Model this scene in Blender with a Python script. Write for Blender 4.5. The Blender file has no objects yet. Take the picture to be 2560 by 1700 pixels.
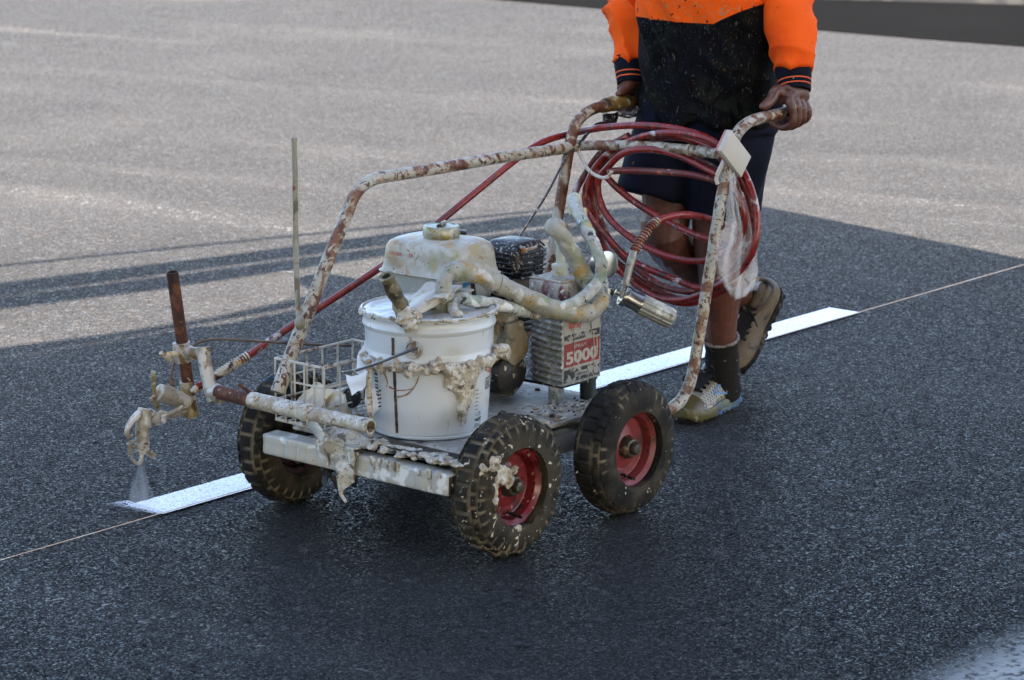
import bpy, bmesh, math, random
from mathutils import Vector, Matrix, noise
random.seed(7)
R=math.radians; PI=math.pi
scn=bpy.context.scene; COL=scn.collection
# ------------------------------------------------------------ camera
PITCH,HC,ROLL,YAW=0.21791,1.518169,0.002835,0.694955
cd=bpy.data.cameras.new('camera'); cam=bpy.data.objects.new('camera',cd); COL.objects.link(cam)
cd.sensor_width=36; cd.lens=36*6500/2560; cd.clip_start=.05; cd.clip_end=500
cp,sp=math.cos(PITCH),math.sin(PITCH); cr,sr=math.cos(ROLL),math.sin(ROLL)
FW=Vector((0,cp,-sp)); R0=Vector((1,0,0)); U0=Vector((0,sp,cp)); CR=cr*R0+sr*U0; CU=-sr*R0+cr*U0
m=Matrix((CR,CU,-FW)).transposed().to_4x4(); m.translation=Vector((0,0,HC)); cam.matrix_world=m
cd.dof.use_dof=True; cd.dof.focus_distance=5.35; cd.dof.aperture_fstop=9
scn.camera=cam
# ------------------------------------------------------------ light
SUN_EL=R(38); SH=Vector((.45,-.89,0)).normalized()
SUN=Vector((SH.x*math.cos(SUN_EL),SH.y*math.cos(SUN_EL),math.sin(SUN_EL)))
w=bpy.data.worlds.new('World'); scn.world=w; w.use_nodes=True
nt=w.node_tree; bg=nt.nodes['Background']; sky=nt.nodes.new('ShaderNodeTexSky'); sky.sky_type='NISHITA'; sky.sun_disc=False
sky.sun_elevation=SUN_EL; sky.sun_rotation=math.atan2(SH.x,SH.y); sky.air_density=1.0; sky.dust_density=2.2; sky.ozone_density=1.0
nt.links.new(sky.outputs[0],bg.inputs[0]); bg.inputs[1].default_value=.09
sl=bpy.data.lights.new('sun','SUN'); sl.energy=5; sl.angle=R(.4); sl.color=(1,.90,.80)
so=bpy.data.objects.new('sun',sl); COL.objects.link(so); so.rotation_euler=SUN.to_track_quat('Z','Y').to_euler()
vs=scn.view_settings; vs.view_transform='Standard'; vs.look='None'; vs.exposure=3.0; vs.gamma=1
# ------------------------------------------------------------ machine frame (x forward, y to the near side, z up)
L=Vector((-math.sin(YAW),-math.cos(YAW),0)); S=Vector((math.cos(YAW),-math.sin(YAW),0)); O=Vector((-.008846,4.914512,0))
MF=Matrix((L,S,Vector((0,0,1)))).transposed().to_4x4(); MF.translation=O
MFI=MF.inverted(); CL=MFI@Vector((0,0,HC))
def at(px,py,x=None,y=None,z=None,k=1.0843):
    """point on the plane x=, y= or z= of the machine frame (metres); px,py are read off the photograph"""
    D=FW+(px*k-1280)/6500*CR-(py*k-850)/6500*CU; D=MFI.to_3x3()@D
    i,v=(0,x) if x is not None else (1,y) if y is not None else (2,z)
    return CL+D*((v-CL[i])/D[i])
def av(px,py,**k): return at(px,py,k=1.0,**k)
# ------------------------------------------------------------ materials
def nd(t,ty,**k):
    n=t.nodes.new(ty)
    for a,b in k.items():
        if hasattr(n,a) and a not in('Scale',): setattr(n,a,b)
        else: n.inputs[a].default_value=b
    return n
def c4(c): return (c[0],c[1],c[2],1)
def mixc(t,fac,a,b,mode='MIX'):
    n=t.nodes.new('ShaderNodeMix'); n.data_type='RGBA'; n.blend_type=mode
    for sck,v in ((n.inputs[0],fac),(n.inputs[6],a),(n.inputs[7],b)):
        if isinstance(v,(int,float)): sck.default_value=v
        elif isinstance(v,(tuple,list)): sck.default_value=c4(v)
        else: t.links.new(v,sck)
    return n.outputs[2]
def ramp(t,src,lo,hi,a=0.,b=1.):
    n=t.nodes.new('ShaderNodeMapRange'); n.inputs[1].default_value=lo; n.inputs[2].default_value=hi; n.inputs[3].default_value=a; n.inputs[4].default_value=b
    n.interpolation_type='SMOOTHSTEP'; t.links.new(src,n.inputs[0]); return n.outputs[0]
def noi(t,vec,scale,detail=4,dist=0.,stretch=None,off=(0,0,0)):
    mp=t.nodes.new('ShaderNodeMapping'); t.links.new(vec,mp.inputs[0]); mp.inputs[1].default_value=off
    if stretch: mp.inputs[3].default_value=stretch
    n=t.nodes.new('ShaderNodeTexNoise'); t.links.new(mp.outputs[0],n.inputs[0]); n.inputs['Scale'].default_value=scale; n.inputs['Detail'].default_value=detail; n.inputs['Distortion'].default_value=dist
    return n.outputs[0]
def math2(t,op,a,b):
    n=t.nodes.new('ShaderNodeMath'); n.operation=op
    for i,v in enumerate((a,b)):
        if isinstance(v,(int,float)): n.inputs[i].default_value=v
        else: t.links.new(v,n.inputs[i])
    return n.outputs[0]
def bumpn(t,h,strength,dist,prev=None):
    b=t.nodes.new('ShaderNodeBump'); b.inputs['Strength'].default_value=strength; b.inputs['Distance'].default_value=dist; t.links.new(h,b.inputs['Height'])
    if prev: t.links.new(prev,b.inputs['Normal'])
    return b.outputs[0]
MATS={}
def mat(name,base,rough=.5,metal=0,spots=(),bump=(),spec=.5,rvar=0,alpha=None,trans=0,sss=0,coord='Object'):
    """spots: (colour, scale, lo, hi[, stretch[, distortion]])"""
    m=bpy.data.materials.new(name); m.use_nodes=True; t=m.node_tree; bs=t.nodes['Principled BSDF']
    tc=t.nodes.new('ShaderNodeTexCoord').outputs[coord]
    col=None
    cur=base
    for i,s in enumerate(spots):
        st=s[4] if len(s)>4 else None; ds=s[5] if len(s)>5 else .4
        f=ramp(t,noi(t,tc,s[1],5,ds,st,(i*3.7,i*1.3,i*2.1)),s[2],s[3])
        cur=mixc(t,f,cur,s[0])
    if isinstance(cur,tuple): bs.inputs['Base Color'].default_value=c4(cur)
    else: t.links.new(cur,bs.inputs['Base Color'])
    bs.inputs['Roughness'].default_value=rough; bs.inputs['Metallic'].default_value=metal; bs.inputs['Specular IOR Level'].default_value=spec
    if rvar: t.links.new(ramp(t,noi(t,tc,40,3),.3,.7,max(0,rough-rvar),min(1,rough+rvar)),bs.inputs['Roughness'])
    p=None
    for b in bump: p=bumpn(t,noi(t,tc,b[0],4,.3,b[3] if len(b)>3 else None),b[1],b[2],p)
    if p: t.links.new(p,bs.inputs['Normal'])
    if trans: bs.inputs['Transmission Weight'].default_value=trans
    if alpha is not None: bs.inputs['Alpha'].default_value=alpha
    if sss: bs.inputs['Subsurface Weight'].default_value=sss; bs.inputs['Subsurface Radius'].default_value=(.01,.004,.002); bs.inputs['Subsurface Scale'].default_value=.6
    MATS[name]=m; return m
WHT=(.62,.61,.57); CRM=(.55,.50,.40); RUST=(.16,.045,.014); DRUST=(.05,.016,.009); OCH=(.42,.25,.04); GRN=(.20,.26,.12); BLK=(.02,.02,.022); GRY=(.36,.36,.34)
M_frame=mat('rusty cream enamel',(.33,.315,.26),.5,0,[((.34,.30,.22),22,.45,.6),((.20,.11,.055),38,.54,.66),((.40,.39,.35),20,.52,.66),((.105,.035,.014),75,.58,.66,(1,1,1),1.2),((.15,.062,.03),8,.52,.60,(1,1,1),2.5),((.07,.022,.01),70,.56,.62),((.36,.34,.28),55,.60,.66),((.035,.014,.008),120,.62,.67)],[(70,.6,.002),(260,.5,.001)],rvar=.15)
M_framer=mat('heavily rusted enamel',(.33,.31,.26),.6,0,[((.105,.035,.014),13,.40,.5,(1,1,.35),1),(DRUST,40,.52,.62),((.40,.36,.27),70,.58,.66)],[(70,.6,.002),(260,.5,.001)])
M_rust=mat('brown rusted steel',(.07,.024,.013),.75,.2,[((.13,.05,.022),40,.5,.62),((.02,.01,.008),25,.5,.64),((.4,.38,.3),70,.66,.72)],[(150,.5,.0015)])
M_rustlow=mat('rusted steel under paint drips',(.5,.47,.38),.65,0,[(OCH,30,.5,.6),(DRUST,30,.5,.6)],[(90,.6,.002)])
M_paint=mat('built up dried paint',(.44,.40,.32),.65,0,[((.30,.24,.16),24,.46,.62),((.54,.52,.47),48,.5,.60),((.13,.10,.07),60,.58,.66),((.26,.22,.17),150,.55,.65)],[(60,.7,.004),(200,.5,.0015)])
M_deck=mat('paint crusted deck plate',(.27,.25,.22),.6,0,[((.42,.40,.36),14,.48,.6),((.16,.14,.11),20,.55,.66),((.025,.02,.018),70,.63,.67),((.45,.30,.2),55,.66,.7)],[(50,.7,.003),(160,.5,.001)])
M_beam=mat('chipped white box section',(.39,.385,.35),.45,0,[((.44,.39,.30),60,.50,.6,(1,1,.12)),(OCH,40,.68,.72),((.34,.31,.25),90,.56,.68,(1,1,.1)),((.66,.66,.63),22,.55,.62)],[(40,.4,.002,(1,1,.2)),(200,.3,.001)])
M_alu=mat('dirty aluminium',(.42,.42,.40),.42,.55,[(CRM,40,.55,.65),((.12,.11,.09),60,.6,.68)],[(120,.4,.001)],rvar=.12)
M_chrome=mat('polished steel',(.30,.30,.29),.28,.95,[((.5,.47,.38),50,.62,.68)],[(90,.2,.001)])
M_brass=mat('paint stained brass fittings',(.25,.225,.18),.5,.2,[((.46,.445,.41),26,.42,.54),((.16,.10,.04),40,.57,.66),((.10,.05,.03),80,.62,.68)],[(120,.6,.0015)])
M_tank=mat('stained cream tank enamel',(.35,.335,.28),.42,0,[((.38,.27,.13),24,.50,.64),((.28,.29,.16),22,.56,.70),((.30,.20,.12),48,.58,.66),((.42,.41,.37),30,.5,.62),((.36,.29,.20),75,.58,.68),((.12,.08,.05),90,.66,.70)],[(35,.35,.003),(180,.25,.0008)])
M_tanklow=mat('tank underside enamel',(.42,.43,.40),.4,0,[((.04,.17,.34),16,.69,.71,(1,1,1.6)),(CRM,40,.55,.66)],[(60,.3,.001)])
M_black=mat('white speckled black plastic',(.008,.008,.009),.42,0,[((.34,.34,.32),85,.60,.65),((.28,.27,.25),170,.60,.64),((.4,.22,.05),30,.71,.73)],[(120,.5,.0015)])
M_dark=mat('oily dark engine metal',(.016,.014,.012),.55,.2,[((.07,.05,.022),30,.52,.66),((.34,.32,.27),70,.63,.68)],[(80,.5,.002)])
M_clutch=mat('ochre stained housing',(.19,.165,.11),.6,0,[((.15,.09,.03),16,.42,.66),((.07,.07,.035),24,.50,.70),((.36,.34,.28),30,.58,.70)],[(70,.6,.002)])
M_maroon=mat('maroon paint under white splashes',(.13,.025,.03),.4,0,[((.34,.33,.30),30,.34,.46,(1,1,.35)),((.30,.24,.25),60,.52,.6,(1,1,.3)),((.6,.6,.57),90,.6,.64)],[(90,.4,.001)])
M_hoseA=mat('paint crusted suction hose',(.31,.30,.26),.62,0,[((.20,.22,.12),16,.46,.6),((.33,.20,.035),17,.53,.63),((.27,.26,.21),60,.42,.7),((.03,.028,.025),55,.63,.67,(1,1,1),1.5),((.50,.49,.46),22,.56,.70)],[(45,.8,.006),(160,.5,.002)])
M_hoseB=mat('pale spattered return hose',(.42,.42,.38),.6,0,[((.18,.25,.18),16,.52,.64),((.27,.26,.21),60,.42,.7),((.03,.03,.03),60,.62,.66,(1,1,1),1.5),((.45,.33,.10),28,.66,.7),((.62,.62,.59),26,.58,.64)],[(55,.8,.005),(170,.5,.002)])
M_red=mat('red pressure hose',(.19,.014,.010),.33,0,[((.10,.010,.008),18,.5,.68),((.42,.36,.34),19,.62,.66),((.06,.02,.015),45,.58,.68),((.30,.10,.08),90,.62,.70)],[(80,.3,.001)],rvar=.1)
M_redworn=mat('grimy red pressure hose',(.12,.016,.011),.5,0,[((.10,.04,.03),16,.45,.65),((.42,.38,.34),24,.6,.68),((.36,.10,.07),60,.6,.66)],[(90,.4,.0015)])
M_spring=mat('rusty spring guard',(.22,.12,.07),.5,.4,[((.4,.36,.3),60,.5,.6),((.10,.03,.02),40,.55,.64)])
M_filter=mat('ribbed grey diecast filter',(.27,.27,.24),.45,.35,[((.5,.49,.44),30,.5,.6),((.14,.12,.09),60,.62,.68)],[(150,.3,.001)])
M_bucket=mat('glossy white pail enamel',(.53,.555,.57),.22,0,[((.44,.43,.37),9,.55,.76),((.36,.33,.27),60,.66,.74,(1,1,.2)),((.25,.22,.18),160,.72,.75)],[(12,.12,.004),(200,.1,.0006)])
M_seam=mat('brown pail seam rust',(.06,.03,.015),.7,0,[((.02,.015,.012),60,.5,.6),((.18,.13,.09),90,.6,.66)])
M_drain=mat('brown rust drip',(.25,.12,.05),.7,0,[((.5,.46,.38),50,.5,.62)])
M_lid=mat('wet white pail lid',(.52,.50,.46),.25,0,[((.50,.34,.15),30,.62,.68),((.60,.60,.58),12,.5,.6),((.07,.05,.03),60,.68,.71)],[(20,.7,.006),(90,.4,.002)])
M_yhose=mat('olive stained pickup pipe',(.12,.10,.055),.6,0,[((.035,.03,.022),34,.5,.58),((.30,.28,.20),60,.55,.62)],[(70,.8,.004)])
M_fin=mat('painted grey cooling fins',(.25,.26,.25),.5,.1,[((.48,.48,.46),70,.5,.6),((.20,.21,.14),30,.56,.66),((.10,.10,.10),110,.6,.66)],[(140,.4,.001)])
M_lblw=mat('scuffed white sticker',(.30,.285,.25),.5,0,[((.22,.21,.18),40,.52,.70),((.12,.11,.09),90,.66,.70)])
M_lblr=mat('scuffed red sticker',(.20,.022,.02),.5,0,[((.30,.27,.24),60,.60,.66,(1,1,.25)),((.10,.015,.015),50,.57,.70)])
M_lblk=mat('scuffed black sticker',(.02,.02,.022),.5,0,[((.28,.27,.24),50,.52,.58)])
M_txw=mat('sticker white print',(.33,.31,.27),.5,0,[((.20,.12,.10),70,.62,.72)]); M_txr=mat('sticker red print',(.40,.04,.035),.5); M_txk=mat('black print',(.03,.03,.035),.5)
M_card=mat('plain beige cardboard',(.47,.435,.38),.8,0,[((.44,.41,.36),3,.4,.7)])
M_cardedge=mat('pink card edge',(.45,.2,.18),.8)
M_rim=mat('red enamel wheel rim',(.14,.008,.010),.34,0,[((.17,.03,.028),14,.5,.7),((.36,.30,.26),130,.63,.67),((.03,.008,.008),30,.54,.68)],[(60,.3,.001)],rvar=.1)
M_rimc=mat('faded red wheel rim',(.17,.026,.026),.45,0,[((.11,.010,.012),10,.5,.7),((.36,.30,.26),150,.68,.71),((.05,.02,.018),30,.58,.7)],[(60,.3,.001)],rvar=.1)
M_rimd=mat('muddy maroon wheel rim',(.03,.005,.007),.5,0,[((.10,.07,.07),30,.58,.68),((.04,.02,.02),40,.5,.64)],[(60,.3,.001)])
M_hub=mat('greasy hub',(.10,.09,.07),.35,.7,[((.3,.25,.16),50,.55,.65)],[(90,.3,.001)])
M_plastic=mat('clear crinkled film',(.85,.84,.85),.18,0,[],[(45,1,.008),(120,.6,.002)],alpha=.2)
M_white=mat('white printed paper',(.66,.67,.70),.5,0,[],[(30,.3,.002)])
M_cream=mat('cream container plastic',(.58,.50,.36),.45,0,[((.64,.62,.56),20,.5,.6)],[(30,.4,.003)])
M_wire=mat('paint clogged basket wire',(.46,.43,.36),.6,0,[((.15,.06,.025),40,.56,.64),((.5,.48,.43),40,.5,.6)],[(150,.6,.0015)])
M_cable=mat('black control cable',(.03,.025,.02),.4,0,[((.20,.13,.08),60,.55,.62),((.45,.42,.38),60,.66,.7)])
M_skin=mat('brown skin',(.088,.032,.019),.46,0,[((.125,.046,.030),60,.45,.7),((.065,.024,.015),18,.52,.7),((.30,.28,.25),150,.72,.75)],[(420,.28,.0006),(70,.25,.002)],sss=.12)
M_hair=mat('short black hair',(.015,.012,.01),.6,0,[],[(300,.8,.002)])
M_orange=mat('high visibility orange cloth',(.76,.095,.007),.8,0,[((.60,.055,.003),7,.5,.75),((.16,.035,.012),26,.70,.75),((.10,.03,.015),120,.70,.72)],[(28,.35,.006),(900,.3,.0003)],spec=.12)
M_navyc=mat('dark navy knit cuff',(.004,.005,.010),.85,0,[((.4,.38,.36),120,.72,.74)],[(600,.6,.0008)],spec=.12)
M_orst=mat('orange cuff stripe',(.62,.10,.03),.8,spec=.12)
M_shorts=mat('navy work shorts',(.006,.007,.017),.85,0,[((.004,.005,.011),8,.45,.65),((.36,.20,.03),34,.74,.75),((.5,.5,.5),60,.745,.755)],[(22,.4,.006),(700,.4,.0005)],spec=.12)
M_sock=mat('black ribbed sock',(.013,.012,.011),.9,0,[((.14,.13,.12),80,.64,.72)],[(90,.8,.003,(.1,.1,1)),(500,.5,.001)],spec=.12)
M_sockw=mat('frayed pale sock top',(.20,.17,.155),.95,0,[((.12,.08,.06),120,.5,.6)],[(300,.8,.002)],spec=.12)
M_shoe=mat('olive stained trainer',(.17,.155,.115),.45,0,[((.085,.065,.022),14,.46,.58),((.26,.25,.22),60,.55,.62)],[(300,.6,.0012),(60,.4,.002)])
M_shoetoe=mat('glossy olive toe cap',(.075,.058,.02),.25,0,[((.12,.05,.018),30,.6,.68),((.2,.19,.15),40,.66,.70)],[(60,.4,.002)])
M_shoebrown=mat('muddy brown suede trainer',(.07,.046,.024),.6,0,[((.10,.072,.035),16,.5,.64),((.11,.04,.022),20,.62,.68),((.022,.018,.014),30,.56,.64)],[(60,.6,.003)])
M_soleblue0=mat('blue rubber sole',(.04,.10,.24),.5,0,[((.10,.115,.07),24,.46,.6),((.015,.03,.07),50,.55,.62)],[(60,.7,.004)])
M_soleblk=mat('black lugged sole',(.009,.008,.008),.6,0,[((.09,.07,.05),40,.55,.65)],[(60,.7,.004)],spec=.12)
M_blue=mat('blue shoe stripe',(.12,.24,.42),.5); M_lace=mat('black lace',(.01,.01,.01),.8,spec=.12)
def sole_mat():
    m=MATS['blue rubber sole']; t=m.node_tree; bs=t.nodes['Principled BSDF']; src=bs.inputs['Base Color'].links[0].from_socket
    tc=t.nodes.new('ShaderNodeTexCoord').outputs['Object']; sx=t.nodes.new('ShaderNodeSeparateXYZ'); t.links.new(tc,sx.inputs[0])
    f=ramp(t,math2(t,'ADD',sx.outputs[0],math2(t,'MULTIPLY',noi(t,tc,30,3),.05)),.045,.09); t.links.new(mixc(t,f,src,(.085,.075,.03)),bs.inputs['Base Color']); return m
M_soleblue=sole_mat()
M_twine=mat('pale twine',(.55,.40,.30),.8,0,[((.6,.55,.5),12,.5,.6)])
M_blocker=mat('pale shade blocker',(.42,.40,.37),.8,0,[((.36,.34,.31),3,.4,.7)])
# shirt: orange yoke above, paint-smeared navy below
def shirt_mat():
    m=mat('two tone work shirt',(.86,.14,.008),.85,spec=.08); t=m.node_tree; bs=t.nodes['Principled BSDF']
    tc=t.nodes.new('ShaderNodeTexCoord').outputs['Object']; sx=t.nodes.new('ShaderNodeSeparateXYZ'); t.links.new(tc,sx.inputs[0])
    org=mixc(t,ramp(t,noi(t,tc,45,7,2),.55,.72),(.76,.095,.007),(.32,.19,.10)); org=mixc(t,ramp(t,noi(t,tc,60,4,0,None,(4,4,4)),.62,.68),org,(.12,.04,.02))
    nav=mixc(t,ramp(t,noi(t,tc,9,6,1),.45,.62),(.0035,.0037,.006),(.0075,.0085,.0065)); nav=mixc(t,ramp(t,noi(t,tc,15,6,1.5,None,(2,2,2)),.5,.62),nav,(.0015,.0015,.0018))
    nav=mixc(t,ramp(t,noi(t,tc,60,7,3.5,(1,1,.5),(5,2,1)),.60,.70),nav,(.06,.058,.055))
    nav=mixc(t,ramp(t,noi(t,tc,48,6,3,(1,1,1),(1,7,1)),.64,.72),nav,(.07,.03,.01))
    nav=mixc(t,ramp(t,noi(t,tc,26,3,1,None,(9,7,1)),.73,.76),nav,(.02,.12,.05))
    # seam height rises towards the near side
    rel=math2(t,'SUBTRACT',math2(t,'MULTIPLY',sx.outputs[1],-1),-.0)   # 0 at the spine line
    h=math2(t,'MAXIMUM',math2(t,'MULTIPLY',math2(t,'SUBTRACT',sx.outputs[1],.16),.55),0.0)
    f=ramp(t,math2(t,'SUBTRACT',sx.outputs[2],h),SEAM-.0015,SEAM+.0015)
    t.links.new(mixc(t,f,nav,org),bs.inputs['Base Color'])
    t.links.new(bumpn(t,noi(t,tc,900,3),.3,.0003,bumpn(t,noi(t,tc,22,4),.5,.008)),bs.inputs['Normal'])
    return m
SEAM=.955
M_shirt=shirt_mat()
def tyre_mat(name,dirt,blot,blue=0):
    m=mat(name,(.02,.018,.016),.8,spec=.2); t=m.node_tree; bs=t.nodes['Principled BSDF']
    tc=t.nodes.new('ShaderNodeTexCoord').outputs['Object']; a=t.nodes.new('ShaderNodeAttribute'); a.attribute_name='groove'
    base=mixc(t,ramp(t,noi(t,tc,18,4),.4,.7),(.008,.0075,.007),(.026,.022,.016))
    g=math2(t,'MULTIPLY',a.outputs['Fac'],ramp(t,noi(t,tc,16,4,0,None,(3,1,2)),.56-dirt*.24,.72-dirt*.2))
    c=mixc(t,g,base,(.15,.122,.08))
    c=mixc(t,math2(t,'MULTIPLY',ramp(t,noi(t,tc,13,4,.6,None,(1,4,3)),.62-blot,.74-blot),.6),c,(.042,.034,.021))
    c=mixc(t,ramp(t,noi(t,tc,75,5,.8,None,(7,1,3)),.70-blot*.45,.73-blot*.4),c,(.48,.44,.35))
    if blue: c=mixc(t,ramp(t,noi(t,tc,20,2,0,None,(2,2,9)),.66,.70),c,(.03,.09,.14))
    t.links.new(c,bs.inputs['Base Color']); t.links.new(bumpn(t,noi(t,tc,160,4),.5,.0012),bs.inputs['Normal'])
    return m
M_tyA=tyre_mat('mud caked knobbly rubber',1.0,.15); M_tyB=tyre_mat('dusty black knobbly rubber',.35,.02); M_tyC=tyre_mat('worn knobbly rubber with blue marks',.7,.0,1)
# ------------------------------------------------------------ mesh helpers
class MB:
    def __init__(s): s.v=[]; s.f=[]; s.mi=[]
    def add(s,v,f,mi=0):
        o=len(s.v); s.v+= [Vector(p) for p in v]; s.f+=[tuple(i+o for i in q) for q in f]; s.mi+=[mi]*len(f); return s
def spl(pts,n=8,closed=False):
    P=[Vector(p) for p in pts]; out=[]; N=len(P)
    rng=N if closed else N-1
    for i in range(rng):
        if closed: a,b,c,d=P[(i-1)%N],P[i],P[(i+1)%N],P[(i+2)%N]
        else: a=P[max(i-1,0)]; b=P[i]; c=P[i+1]; d=P[min(i+2,N-1)]
        for k in range(n):
            t=k/n; out.append(.5*((2*b)+(c-a)*t+(2*a-5*b+4*c-d)*t*t+(3*b-a-3*c+d)*t**3))
    if not closed: out.append(P[-1])
    return out
def tube(mb,pts,r,seg=12,smooth=0,closed=False,cap=True,lump=0,lscale=40,mi=0,hollow=0,flat=1.0,up=None):
    P=spl(pts,smooth,closed) if smooth else [Vector(p) for p in pts]; n=len(P)
    T=[]
    for i in range(n):
        a=P[(i-1)%n] if (closed or i>0) else P[0]; b=P[(i+1)%n] if (closed or i<n-1) else P[-1]
        T.append((b-a).normalized())
    u=Vector(up) if up else (Vector((0,0,1)) if abs(T[0].z)<.9 else Vector((1,0,0)))
    u=(u-T[0]*u.dot(T[0])).normalized(); v=[];f=[]
    for i in range(n):
        u=(u-T[i]*u.dot(T[i])).normalized(); w_=T[i].cross(u)
        rr=r(i/(n-1)) if callable(r) else (r[0]+(r[-1]-r[0])*i/(n-1) if isinstance(r,(tuple,list)) else r)
        for j in range(seg):
            a=2*PI*j/seg; d=u*math.cos(a)+w_*math.sin(a)*flat; q=P[i]+d*rr
            if lump: q+=d*lump*noise.noise(q*lscale)+d*lump*.5*noise.noise(q*lscale*2.7)
            v.append(q)
    rings=n if closed else n-1
    for i in range(rings):
        for j in range(seg):
            f.append((i*seg+j,i*seg+(j+1)%seg,((i+1)%n)*seg+(j+1)%seg,((i+1)%n)*seg+j))
    if cap and not closed:
        if hollow:
            for e,(i,s) in enumerate(((0,1),(n-1,-1))):
                o=len(v)
                for j in range(seg): v.append(P[i]+(v[i*seg+j]-P[i])*hollow)
                for j in range(seg): v.append(P[i]+(v[i*seg+j]-P[i])*hollow+T[i]*s*.03)
                for j in range(seg):
                    k=(j+1)%seg; q=[(i*seg+j,o+j,o+k,i*seg+k),(o+j,o+seg+j,o+seg+k,o+k)]
                    f+= [x if s==1 else x[::-1] for x in q]
                f.append(tuple(range(o+seg,o+2*seg)) if s==-1 else tuple(range(o+2*seg-1,o+seg-1,-1)))
        else:
            f.append(tuple(range(seg-1,-1,-1))); f.append(tuple(range((n-1)*seg,n*seg)))
    mb.add(v,f,mi); return mb
def frame(ax,up=None):
    a=Vector(ax).normalized(); u=Vector(up) if up else (Vector((0,0,1)) if abs(a.z)<.9 else Vector((1,0,0)))
    u=(u-a*u.dot(a)).normalized(); return Matrix((u,a.cross(u),a)).transposed()
def lathe(mb,c,ax,prof,seg=32,lump=0,lscale=40,mi=0,up=None,rfun=None,caps=True):
    F=frame(ax,up); c=Vector(c); v=[];f=[]
    for (r,h) in prof:
        for j in range(seg):
            a=2*PI*j/seg; rr=r*(rfun(a,h) if rfun else 1); q=c+F@Vector((rr*math.cos(a),rr*math.sin(a),h))
            if lump: q+=F@Vector((math.cos(a),math.sin(a),.3))*(lump*noise.noise(q*lscale)+lump*.5*noise.noise(q*lscale*2.9))
            v.append(q)
    for i in range(len(prof)-1):
        for j in range(seg): k=(j+1)%seg; f.append((i*seg+j,i*seg+k,(i+1)*seg+k,(i+1)*seg+j))
    if caps and prof[0][0]>1e-4: f.append(tuple(range(seg-1,-1,-1)))
    if caps and prof[-1][0]>1e-4: n=len(prof)-1; f.append(tuple(range(n*seg,(n+1)*seg)))
    mb.add(v,f,mi); return mb
def box(mb,c,s,bev=.002,rot=None,mi=0,seg=2,taper=None,lump=0,sub=0,lscale=40):
    bm=bmesh.new(); bmesh.ops.create_cube(bm,size=1)
    for v in bm.verts:
        tz=v.co.z
        v.co=Vector((v.co.x*s[0],v.co.y*s[1],v.co.z*s[2]))
        if taper and tz>0: v.co.x*=taper[0]; v.co.y*=taper[1]
    if bev: bmesh.ops.bevel(bm,geom=bm.edges[:],offset=bev,segments=seg,profile=.5,affect='EDGES')
    if sub: bmesh.ops.subdivide_edges(bm,edges=[e for e in bm.edges if e.calc_length()>.012],cuts=sub,use_grid_fill=True)
    Rm=rot if rot is not None else Matrix.Identity(3); vs_=[]
    for v in bm.verts:
        q=Vector(c)+Rm@v.co
        if lump: q+=Vector(noise.noise_vector(q*lscale))*lump
        vs_.append(q)
    bm.verts.index_update()
    mb.add(vs_,[tuple(v.index for v in f_.verts) for f_ in bm.faces],mi); bm.free(); return mb
def blob(mb,c,s,lump=.3,lscale=60,sub=3,mi=0,rot=None):
    bm=bmesh.new(); bmesh.ops.create_icosphere(bm,subdivisions=sub,radius=1); vs_=[]
    for v in bm.verts:
        d=Vector((v.co.x*s[0],v.co.y*s[1],v.co.z*s[2])); 
        if rot is not None: d=rot@d
        q=Vector(c)+d; k=1+lump*noise.noise(q*lscale)+lump*.6*noise.noise(q*lscale*2.3); vs_.append(Vector(c)+d*k)
    bm.verts.index_update()
    mb.add(vs_,[tuple(v.index for v in f_.verts) for f_ in bm.faces],mi); bm.free(); return mb
def mesh_of(mb,base,mats,smooth,name):
    me=bpy.data.meshes.new(name); me.from_pydata([tuple(p-base) for p in mb.v],[],mb.f); me.validate(clean_customdata=False)
    for m_ in mats: me.materials.append(m_)
    if len(mb.mi)==len(me.polygons): me.polygons.foreach_set('material_index',mb.mi)
    bm=bmesh.new(); bm.from_mesh(me); bmesh.ops.recalc_face_normals(bm,faces=bm.faces[:]); bm.to_mesh(me); bm.free()
    if smooth:
        me.polygons.foreach_set('use_smooth',[True]*len(me.polygons))
        try: me.set_sharp_from_angle(angle=R(smooth if smooth>1 else 40))
        except Exception: pass
    me.update(); return me
class Thing:
    """a top-level thing standing at base (machine frame); its parts are children"""
    def __init__(s,name,label,cat,base,group=None,world=False,mesh=None,mats=None,smooth=40,kind=None):
        s.base=Vector(base); me=mesh_of(mesh,s.base,mats,smooth,name) if mesh else None
        o=bpy.data.objects.new(name,me); COL.objects.link(o); s.o=o
        o.matrix_world=Matrix.Translation(s.base) if world else MF@Matrix.Translation(s.base)
        if label: o['label']=label
        if cat: o['category']=cat
        if group: o['group']=group
        if kind: o['kind']=kind
    def part(s,name,mb,mats,parent=None,smooth=40,label=None):
        if not isinstance(mats,(list,tuple)): mats=[mats]
        me=mesh_of(mb,s.base,mats,smooth,name); o=bpy.data.objects.new(name,me); COL.objects.link(o); o.parent=parent or s.o
        if label: o['label']=label
        return o
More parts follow.
